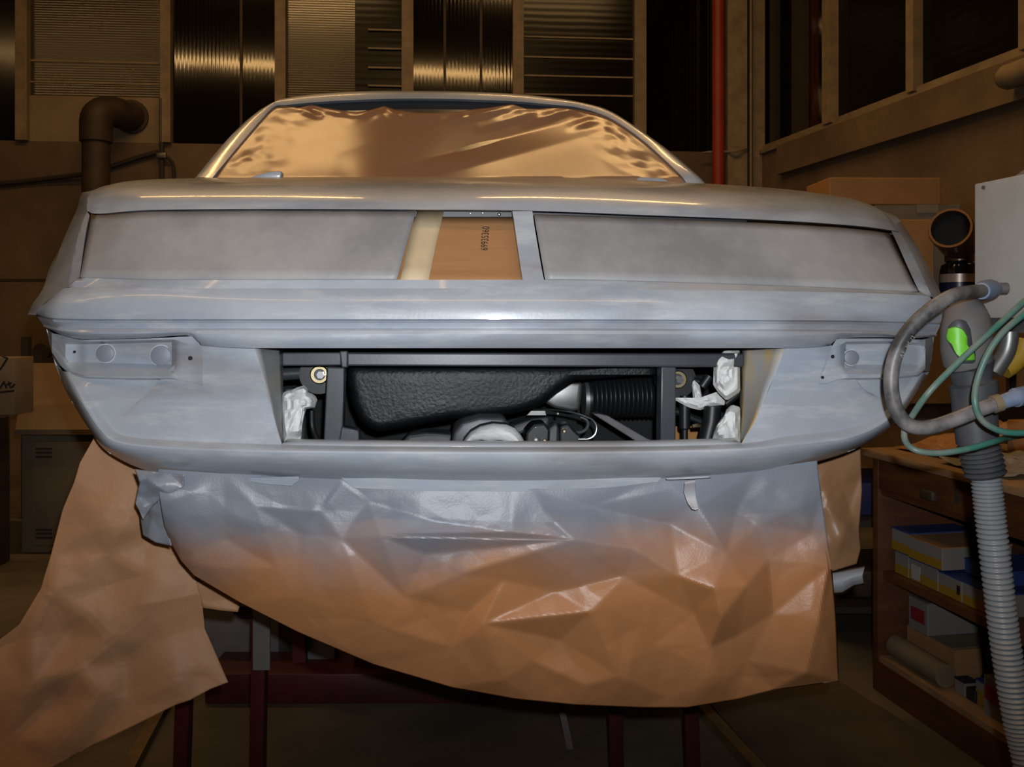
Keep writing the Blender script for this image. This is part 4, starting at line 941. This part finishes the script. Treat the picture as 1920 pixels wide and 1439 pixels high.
bm = NB(); bbox(bm, -.03, SL, -.03, .72, ZS, ZT); bevel(bm, .004); obj('worktop', bm, M['wood_l'], bench)
bm = NB(); bbox(bm, 0, .035, 0, .68, 0, ZS); bevel(bm, .003); obj('side_panel', bm, M['wood'], bench)
bm = NB(); bbox(bm, SL-.05, SL-.01, 0, .68, 0, ZS); obj('side_panel', bm, M['wood'], bench)
s_m = BQ(1905, 1200, 0)[0]
bm = NB(); bbox(bm, .035, SL-.05, .66, .68, 0, ZS); obj('back_panel', bm, M['wood'], bench)
bm = NB(); bbox(bm, .035, SL-.05, .02, .66, zsh-.03, zsh); obj('shelf', bm, M['wood'], bench)
bm = NB(); bbox(bm, .035, SL-.05, .005, .66, zpl-.02, zpl); obj('bottom_shelf', bm, M['wood_l'], bench)
bm = NB(); bbox(bm, .035, SL-.05, 0, .02, 0, zpl-.02); obj('plinth', bm, M['wood'], bench)
bm = NB(); bbox(bm, .035, SL-.05, .012, .66, zdr-.02, zdr); obj('rail', bm, M['wood'], bench)
sd = BQ(1835, 930, 0)[0]
for (a, b) in ((.045, sd + .06), (sd + .075, SL - .06)):
    bm = NB(); bbox(bm, a, b, -.005, .3, zdr+.004, ZS-.006); bevel(bm, .004); dw = obj('drawer', bm, M['wood'], bench)
    bm = NB(); sc_, zc = (BQ(1750, 926, 0) if a < .1 else (1.3, (zdr+ZS)/2)); bbox(bm, sc_-.035, sc_+.035, -.03, -.004, zc-.022, zc+.014); bevel(bm, .008, 3); obj('pull', bm, M['flue'], dw)
    if a < .1:
        bm = NB(); sc_, zc = BQ(1798, 934, 0); bbox(bm, sc_-.012, sc_+.012, -.008, -.004, zc-.018, zc+.018); obj('lock_plate', bm, M['cable'], dw)
# boxes on the upper shelf: white flanks with a yellow band, blue lids
def carton(name, s0, s1, t0, t1, z0, z1, label, group=None, body='white', band='boxyellow', lid='boxblue', cat='box', bandh=.42, lab=None):
    t = thing(name, label, cat, BP((s0+s1)/2, (t0+t1)/2, z0), group)
    bm = NB(); bbox(bm, s0, s1, t0, t1, z0, z1-.004); bevel(bm, .002, 1); obj('carton', bm, M[body], t)
    if lid:
        bm = NB(); bbox(bm, s0-.001, s1+.001, t0-.001, t1+.001, z1-.004, z1+.001); obj('lid', bm, M[lid], t)
    if band:
        bm = NB(); bbox(bm, s0+.002, s1-.002, t0-.0015, t0+.001, z0+.002, z0+(z1-z0)*bandh); obj('printed_band', bm, M[band], t)
    if lab:
        bm = NB(); bbox(bm, s0+(s1-s0)*lab[0], s0+(s1-s0)*lab[1], t0-.0025, t0+.001, z0+(z1-z0)*lab[2], z0+(z1-z0)*lab[3]); obj('label', bm, M[lab[4]], t)
    return t
s = lambda px, py=1050: BQ(px, py, .04)[0]
x = [s(1672, 1060), s(1700, 1070), s(1755, 1095), s(1800, 1115), s(1852, 1138)]
hb = .085
carton('abrasive_box', x[0]+.005, x[1]-.003, .05, .30, zsh, zsh+hb, 'white and yellow abrasive box at the far end of the upper shelf', 'abrasive boxes on the upper shelf')
carton('abrasive_box', x[1], x[2]-.003, .05, .30, zsh, zsh+hb-.005, 'white and yellow abrasive box with a white sticker, second on the upper shelf', 'abrasive boxes on the upper shelf', lab=(.1, .4, .1, .75, 'panelwhite'))
carton('abrasive_box', x[2], x[3]-.003, .05, .30, zsh, zsh+hb-.01, 'yellow-striped abrasive box with small black print in the middle of the shelf', 'abrasive boxes on the upper shelf', lab=(.8, .92, .3, .7, 'ink'))
carton('abrasive_box', x[3], x[4]+.03, .05, .30, zsh, zsh+hb-.01, 'yellow-striped abrasive box nearest the grey hose on the shelf', 'abrasive boxes on the upper shelf')
carton('abrasive_box', x[0]+.0, x[0]+.11, .04, .30, zsh+hb+.002, zsh+hb+.085, 'upper white and yellow box stacked at the far end of the shelf', 'abrasive boxes on the upper shelf')
carton('abrasive_box', x[0]+.115, x[0]+.30, .03, .30, zsh+hb+.002, zsh+hb+.08, 'upper white and yellow box with an open brown lid on the stack', 'abrasive boxes on the upper shelf', lid='card')
carton('abrasive_box', x[0]+.32, x[0]+.50, .10, .34, zsh+hb+.002, zsh+hb+.05, 'flat dark blue box lying on the stack of abrasive boxes', 'abrasive boxes on the upper shelf', body='boxblue', band=None)
# lower shelf
z0 = zpl; sA = s(1680, 1190)
def sz(px, py, t_): return BQ(px, py, t_)
a0, b0 = .045, .31
t = thing('carton_tray', 'flat open brown carton under the white box with red label', 'carton', BP((a0+b0)/2, .35, z0))
bm = NB(); bbox(bm, a0, b0, .115, .45, z0, z0+.115)
obj('carton', bm, M['card'], t)
bm = NB(); bbox(bm, a0+.01, b0-.01, .11, .30, z0+.115, z0+.118); obj('flap', bm, M['card_dull'], t)
carton('label_box', .075, .185, .10, .33, z0+.119, z0+.24, 'white box with dark red label on the brown carton', body='white', band=None, lid='greypaint', lab=(.15, .85, .3, .7, 'boxred'))
bm = NB(); tube(bm, [BP(.05, .065, z0+.041), BP(.34, .06, z0+.041)], .04, 20); tag(obj('paper_roll', bm, M['card_dull']), 'rolled beige paper lying along the lower shelf front', 'paper roll')
a2 = .40
for k, (h, mm, lab) in enumerate(((.055, 'black', 'lowest black book in the dark pile on the lower shelf'), (.05, 'black', 'middle black book in the dark pile on the lower shelf'), (.06, 'boxblue', 'topmost dark blue book in the pile on the lower shelf'))):
    zz = z0 + sum((.055, .05, .06)[:k]); bm = NB(); bbox(bm, a2-.02+.01*k, a2+.16, .16, .40, zz, zz+h-.001); bevel(bm, .003, 1)
    tag(obj('book', bm, M[mm]), lab, 'book', 'books on the lower shelf')
a3 = .46; carton('small_box', a3, a3+.05, .08, .15, z0, z0+.08, 'small white box with yellow band beside the dark books', lid='boxblue', bandh=.6)
a4 = .37
carton('small_box', a4, a4+.05, .07, .12, z0, z0+.05, 'small cream box with a dark end before the books', body='white', band=None, lid='black')
bm = NB(); bbox(bm, a4+.055, a4+.10, .07, .13, z0, z0+.04); bevel(bm, .003, 1); tag(obj('sanding_block', bm, M['black']), 'small black block beside the cream box on the lower shelf', 'block')
a5 = .535; carton('label_box', a5, a5+.075, .05, .15, z0, z0+.13, 'white box with red label at the near end of the lower shelf', body='white', band=None, lid=None, lab=(.1, .9, .4, .75, 'boxred'))
# things on the worktop
def bench_obj(name, m, s0, s1, t0, t1, h, label, cat, bev=.004):
    bm = NB(); bbox(bm, s0, s1, t0, t1, ZT, ZT+h); bevel(bm, bev); return tag(obj(name, bm, M[m]), label, cat)
def bsheet(name, m, s0, s1, t0, t1, seed, label, cat, lift=.05):
    bm = NB(); rows = []
    for j in range(17):
        rows.append([BP(s0+(s1-s0)*i/16, t0+(t1-t0)*j/16, ZT + .006 + lift*(j/16)**2 + abs(crumple(i*.02, j*.03, seed, .05, .12))) for i in range(17)])
    grid(bm, rows); return tag(obj(name, bm, M[m], None, smooth=18, solid=.001), label, cat)
bsheet('crumpled_paper', 'paper_side', .02, .26, .08, .45, 71, 'crumpled brown paper at the far end of the worktop', 'paper', .10)
bsheet('abrasive_sheet', 'white', .34, .68, .02, .35, 72, 'pale sheet of paper lying near the worktop front', 'paper', .02)
bench_obj('cardboard_piece', 'card', .24, .52, .38, .62, .13, 'dark brown carton at the back of the worktop behind the green hose', 'carton')
bm = NB(); c = BP(.86, .22, ZT); prof = [(.05, 0), (.055, .02), (.05, .06), (.03, .085), (.012, .095)]
tube(bm, [c + Vector((0, 0, z)) for r_, z in prof], [r_ for r_, z in prof], 16); tag(obj('sponge_bag', bm, M['greenpack']), 'rounded green pack on the worktop right of the hose cuff', 'pack')
bench_obj('wood_offcut', 'wood_l', .88, 1.05, .06, .12, .02, 'small wooden offcut on the worktop right of the grey hose', 'offcut')

# ------------------------------------------------------------------ steel shelf rack and goods behind the bench
rk = thing('shelf_rack', 'dark steel shelf rack behind the workbench carrying cartons', 'shelf rack', (1.95, 4.25, 0))
zr = 1.4 + 26/F*3.95
X0, X1, Y0, Y1 = 1.40, 2.60, 3.92, 4.62
for (a, b) in ((X0, Y0), (X1, Y0), (X0, Y1), (X1, Y1)):
    bm = NB(); box(bm, (a, b, zr/2), (.035, .035, zr)); obj('post', bm, M['cable'], rk)
for z in (zr - .015, .95, .50, .12):
    bm = NB(); box(bm, ((X0+X1)/2, (Y0+Y1)/2, z), (X1-X0+.03, Y1-Y0+.03, .03)); obj('shelf', bm, M['cable'], rk)
def rbox(name, m, px0, px1, ytop, ybot, d, dep, label, cat='carton', zb=None, rz=0.0, **k):
    z0 = zr if zb is None else zb; z1 = EYE + (600-ytop)/F*d
    x0 = (px0-960)/F*d; x1 = (px1-960)/F*d
    bm = NB(); box(bm, ((x0+x1)/2, d+dep/2, (z0+z1)/2), (x1-x0, dep, z1-z0), Matrix.Rotation(rz, 3, 'Z').to_quaternion()); bevel(bm, .004, 1)
    return tag(obj(name, bm, M[m]), label, cat), z1
_, zA = rbox('carton', 'card_dull', 1640, 1802, 384, 0, 4.2, .34, 'dull olive carton below the long orange carton')
bm = NB(); box(bm, P(1738, 392, 4.19), (.10, .012, .04)); tag(obj('carton_flap', bm, M['frame']), 'small pale label stuck on the dull olive carton', 'label')
_, zB = rbox('carton', 'card2', 1552, 1764, 333, 0, 4.2, .30, 'long orange-brown carton lying on top of the olive carton', zb=zA + .002, rz=.03)
_, zC = rbox('carton', 'card2', 1660, 1752, 412, 0, 3.97, .2, 'tall tan carton with torn corner behind the car at right')
# rolling tin and jar
t = thing('paint_tin', 'brown open tin lying tilted on the dark jar', 'tin', P(1790, 470, 3.9))
a = P(1800, 452, 3.97); b = P(1782, 428, 3.82)
dd = (b - a); e1 = dd.cross(Vector((0, 0, 1))).normalized(); e2 = dd.cross(e1).normalized(); bm = NB(); rs = []
for f, r_ in ((0, .086), (.97, .086), (.99, .09), (1.02, .088), (1.02, .078), (.75, .076), (.6, .076)):
    rs.append([bm.verts.new(a + dd*f + (e1*math.cos(k*math.pi/16) + e2*math.sin(k*math.pi/16))*r_) for k in range(32)])
for u_, v_ in zip(rs[:-1], rs[1:]):
    for k in range(32): bm.faces.new((u_[k], u_[(k+1) % 32], v_[(k+1) % 32], v_[k]))
bm.faces.new(rs[0]); obj('body', bm, M['tin'], t)
bm = NB(); c = b - dd*.3; tube(bm, [c, c + dd*.03], .076, 24); obj('content', bm, M['dark'], t)
t = thing('jar', 'dark glass jar with silver band and navy label behind the hose', 'jar', P(1799, 574, 3.95)); t.location.z = zr
c = P(1799, 574, 4.0); c.z = zr; zt_ = EYE + (600-478)/F*4.0
H = zt_ - zr; bm = NB()
prof = [(0, .076), (.01, .08), (H*.68, .08), (H*.80, .074), (H*.86, .055), (H*.9, .055)]
tube(bm, [c + Vector((0, 0, z)) for z, r_ in prof], [r_ for z, r_ in prof], 28); obj('glass', bm, M['jar'], t)
bm = NB(); tube(bm, [c + Vector((0, 0, H*.1)), c + Vector((0, 0, H*.46))], .0815, 28); obj('label', bm, M['label'], t)
bm = NB(); tube(bm, [c + Vector((0, 0, H*.46)), c + Vector((0, 0, H*.62))], .0815, 28); obj('silver_band', bm, M['silver'], t)
bm = NB(); tube(bm, [c + Vector((0, 0, H*.88)), c + Vector((0, 0, H*1.0))], .06, 24); obj('cap', bm, M['tin'], t)
bm = NB(); box(bm, (1.62, 4.2, .59), (.36, .4, .15)); bevel(bm, .01); tag(obj('crate', bm, M['crate_blue']), 'dark blue crate on the rack between apron and workbench', 'crate')
bm = NB(); box(bm, (1.66, 4.22, .20), (.34, .4, .12)); bevel(bm, .01); tag(obj('carton', bm, M['flue']), 'dark carton on the bottom shelf of the rack', 'carton')

# ------------------------------------------------------------------ extraction unit at the right edge
unit = thing('extraction_unit', 'dusty white service box on a post at the right frame edge', 'service unit', (1.2, 1.62, 0))
A = P(1827, 345, 1.92); Bq = Vector((1.085, 1.55, 0))
dv = Vector((Bq.x - A.x, Bq.y - A.y, 0)); nr = Vector((-dv.y, dv.x, 0)).normalized()
if nr.x < 0: nr = -nr
zb = EYE + 3/F*1.92; zt_ = A.z
def UP(f, t_, z): return Vector((A.x + dv.x*f + nr.x*t_, A.y + dv.y*f + nr.y*t_, z))
bm = NB(); box8(bm, [UP(0,0,zb), UP(1,0,zb), UP(1,.25,zb), UP(0,.25,zb), UP(0,0,zt_), UP(1,0,zt_), UP(1,.25,zt_), UP(0,.25,zt_)]); bevel(bm, .003); ub = obj('housing', bm, M['panelwhite'], unit)
bm = NB(); box8(bm, [UP(.22,.02,zt_+.0005), UP(1,.02,zt_+.0005), UP(1,.23,zt_+.0005), UP(.22,.23,zt_+.0005), UP(.3,.03,zt_+.018), UP(1,.03,zt_+.018), UP(1,.22,zt_+.018), UP(.3,.22,zt_+.018)]); obj('cover', bm, M['plastic_grey'], unit)
bm = NB(); box8(bm, [UP(.10,.01,zb-.03), UP(1,.01,zb-.03), UP(1,.24,zb-.03), UP(.10,.24,zb-.03), UP(.10,.01,zb-.0005), UP(1,.01,zb-.0005), UP(1,.24,zb-.0005), UP(.10,.24,zb-.0005)]); obj('base_plate', bm, M['plastic_dark'], unit)
for f, z in ((.075, zt_ - .012), (.09, zb + .016)):
    c = UP(f, 0, z); bm = NB(); tube(bm, [c + nr*.002, c - nr*.003], .0042, 12); obj('screw', bm, M['alu'], unit)
bm = NB(); leg(bm, 1.22, 1.66, 0, zb - .03, .06); obj('post', bm, M['plastic_dark'], unit)
bm = NB(); box(bm, (1.22, 1.66, .012), (.4, .4, .024)); obj('foot', bm, M['plastic_dark'], unit)
# suction hose with its nozzle
hz = thing('suction_hose', 'grey corrugated suction hose with black cuff and green-buttoned nozzle', 'hose', P(1850, 1000, 1.7)); hz.location.z = 0
D = 1.72
def ring_tube(ctr, rad, nx=24, sq=0.0): pass
bm = NB()
pts = [P(1822, 566, D+.02), P(1818, 572, D+.015), P(1813, 590, D+.005), P(1812, 620, D), P(1812, 655, D), P(1815, 680, D), P(1818, 694, D)]
tube(bm, pts, [.010, .027, .040, .046, .046, .044, .036], 28); obj('nozzle', bm, M['plastic_grey'], hz, smooth=60)
def patch_on(c0, rad, poly, m, name, off):
    """a button pad lying on the round nozzle"""
    bm = NB(); cx = sum(p[0] for p in poly)/len(poly); cy = sum(p[1] for p in poly)/len(poly); n = 28
    ring = [lin_at(poly + [poly[0]], i/n) for i in range(n)]; rows = []
    for f, e in ((1, 0), (.94, off), (.6, off*1.15), (.25, off*1.2)):
        r = []
        for p in ring:
            x, y = cx + (p[0]-cx)*f, cy + (p[1]-cy)*f
            dx = (x - c0)/F*D; d = D - math.sqrt(max(rad*rad - dx*dx, 1e-6)) - .0005 - e; r.append(P(x, y, d))
        rows.append(r)
    vs = [[bm.verts.new(p) for p in r] for r in rows]
    for a, b in zip(vs[:-1], vs[1:]):
        for i in range(n): bm.faces.new((a[i], a[(i+1) % n], b[(i+1) % n], b[i]))
    bm.faces.new(vs[-1]); return obj(name, bm, M[m], hz, smooth=50)
patch_on(1812, .0465, [(1778,612),(1786,602),(1800,598),(1812,603),(1820,618),(1824,650),(1832,664),(1828,682),(1806,682),(1790,662),(1777,640)], 'plastic_dark', 'bezel', .0015)
patch_on(1812, .049, [(1774,630),(1778,616),(1792,612),(1806,617),(1814,632),(1814,648),(1828,664),(1828,676),(1806,677),(1792,664),(1784,646),(1775,638)], 'green', 'green_button', .004)
bm = NB(); tube(bm, [P(1818, 686, D), P(1820, 692, D), P(1822, 710, D), P(1824, 716, D), P(1824, 720, D), P(1826, 726, D), P(1828, 780, D), P(1833, 832, D)], [.046, .040, .036, .036, .043, .043, .040, .038], 28); obj('cuff', bm, M['plastic_dark'], hz, smooth=40)
def corr(path, r0, r1, n, bm, m=24):
    L = len(path); pts = []; rad = []
    cs = spline(path, n*6)
    for i, p in enumerate(cs):
        pts.append(p); rad.append(r0 + (r1-r0)*(0.5 - 0.5*math.cos(2*math.pi*i/6)))
    tube(bm, pts, rad, m)
bm = NB(); corr([P(1833, 830, D), P(1838, 850, D), P(1843, 870, D), P(1848, 893, D)], .034, .039, 7, bm); obj('ribbed_sleeve', bm, M['plastic_dark'], hz, smooth=60)
bm = NB(); corr([P(1848, 888, D), P(1858, 980, D), P(1872, 1100, D), P(1887, 1220, D), P(1907, 1340, D-.01), P(1932, 1450, D-.03), P(1975, 1650, D-.08), P(2040, 1900, D-.14), P(2140, 1955, D-.25)], .0245, .0285, 95, bm); obj('hose', bm, M['hose_grey'], hz, smooth=60)
# air hoses
DH = 1.56
t = thing('air_hose', 'thick dusty black air hose looping in front of the car corner', 'hose', P(1700, 800, DH))
HP = [P(1868,541,1.80), P(1846,545,1.72), P(1818,548,1.64), P(1786,555,DH+.02), P(1752,575,DH), P(1715,607,DH), P(1688,645,DH), P(1673,690,DH), P(1672,735,DH), P(1684,776,DH), P(1708,799,DH), P(1745,801,DH), P(1795,785,DH), P(1835,769,DH), P(1865,758,DH)]
hs = spline(HP, 110)
bm = NB(); tube(bm, hs, .0128, 18); obj('hose', bm, M['hose_black'], t, smooth=60)
bm = NB(); a, b = hs[6], hs[14]; d = (b - a).normalized(); a = P(1862, 542, 1.775); tube(bm, [a, P(1856,543,1.755), P(1846,545,1.715), P(1840,546,1.70)], [.017, .020, .020, .016], 18); obj('coupling', bm, M['blue'], t)
bm = NB(); tube(bm, [P(1888, 541, 1.78), P(1864, 541, 1.78)], .0115, 14); obj('plug_nipple', bm, M['plastic_grey'], t)
bm = NB(); tube(bm, [P(1862,759,DH), P(1876,755,DH)], .0155, 16); obj('clamp', bm, M['card_dull'], t)
bm = NB(); tube(bm, [P(1874,756,DH), P(1904,746,DH), P(1904,746,DH), P(1950,735,DH+.02)], [.0125, .0145, .017, .0165], 16); obj('coupling', bm, M['blue'], t)
bm = NB(); tube(bm, spline([P(1945,736,DH+.02), P(2040,722,DH+.04), P(2110,720,1.63), P(2185,730,1.66)], 24), .0128, 14); obj('hose_end', bm, M['hose_black'], t)
# faint print along the hose
bm = NB(); toks = 'A.F  MM  12'
chars = []
for i, ch in enumerate(toks):
    if ch == ' ': continue
    cu = bpy.data.curves.new('c', 'FONT'); cu.body = ch; cu.size = .0125
    o_ = bpy.data.objects.new('c', cu); COL.objects.link(o_); bpy.context.view_layer.update()
    me = bpy.data.meshes.new_from_object(o_.evaluated_get(bpy.context.evaluated_depsgraph_get())); bpy.data.objects.remove(o_)
    f = i/len(toks); x = 1692 + (1716-1692)*f; y = 672 + (633-672)*f + 0
    d = Vector((.50, 0, .86)).normalized(); up_ = Vector((-d.z, 0, d.x)); o0 = P(x, y, DH - .0135)
    b2 = NB(); b2.from_mesh(me); bpy.data.meshes.remove(me)
    for vv in b2.verts: vv.co = o0 + d*vv.co.x*.75 + up_*vv.co.y*.8
    tmp = bpy.data.meshes.new('t'); b2.to_mesh(tmp); b2.free(); bm.from_mesh(tmp); bpy.data.meshes.remove(tmp)
obj('hose_print', bm, M['white'], t, smooth=0)
G1 = [P(2080,500,1.60), P(1960,535,1.60), P(1920,566,1.58), P(1880,602,1.57), P(1830,648,1.56), P(1780,696,1.56), P(1740,738,1.56), P(1712,778,1.59), P(1697,803,1.60), P(1698,828,1.59), P(1718,845,1.57), P(1760,850,1.57), P(1815,842,1.57), P(1865,828,1.58), P(1895,820,1.64), P(1960,812,1.70), P(2080,806,1.68), P(2185,800,1.65)]
bm = NB(); tube(bm, spline(G1, 110), .0056, 12); tag(obj('air_hose', bm, M['hose_green'], None, smooth=60), 'thin green hose hanging in a wide loop under the black hose', 'hose')
G2 = [P(2080,545,1.60), P(1960,562,1.55), P(1920,590,1.55), P(1880,624,1.54), P(1852,664,1.54), P(1833,712,1.54), P(1828,752,1.53), P(1838,784,1.53), P(1862,803,1.53), P(1895,812,1.53), P(1960,812,1.54), P(2080,816,1.60), P(2185,820,1.65)]
bm = NB(); tube(bm, spline(G2, 80), .0056, 12); tag(obj('air_hose', bm, M['hose_green'], None, smooth=60), 'thin green hose in a tight loop before the nozzle cuff', 'hose')
t = thing('hand_tool', 'curved silver hand tool with a yellow insert at the right edge', 'tool', P(1890, 690, 1.75))
bm = NB(); tube(bm, spline([P(1893,622,1.78), P(1892,640,1.78), P(1886,662,1.78), P(1872,685,1.78), P(1862,700,1.78)], 20), [.017]*21, 14); obj('handle', bm, M['alu'], t)
bm = NB(); tube(bm, spline([P(1925,640,1.80), P(1915,662,1.80), P(1895,682,1.80), P(1880,692,1.80)], 16), .022, 14); obj('insert', bm, M['boxyellow'], t)
bm = NB(); bmesh.ops.create_icosphere(bm, subdivisions=3, radius=.03, matrix=Matrix.Translation(BP(1.12, .30, ZT + .032)))
for vv in bm.verts: vv.co += (vv.co - BP(1.12, .30, ZT + .032)).normalized()*.006*noise.noise(vv.co*60)
tag(obj('paper_ball', bm, M['tissue'], None, smooth=30), 'crumpled white paper ball on the worktop near the right edge', 'paper')
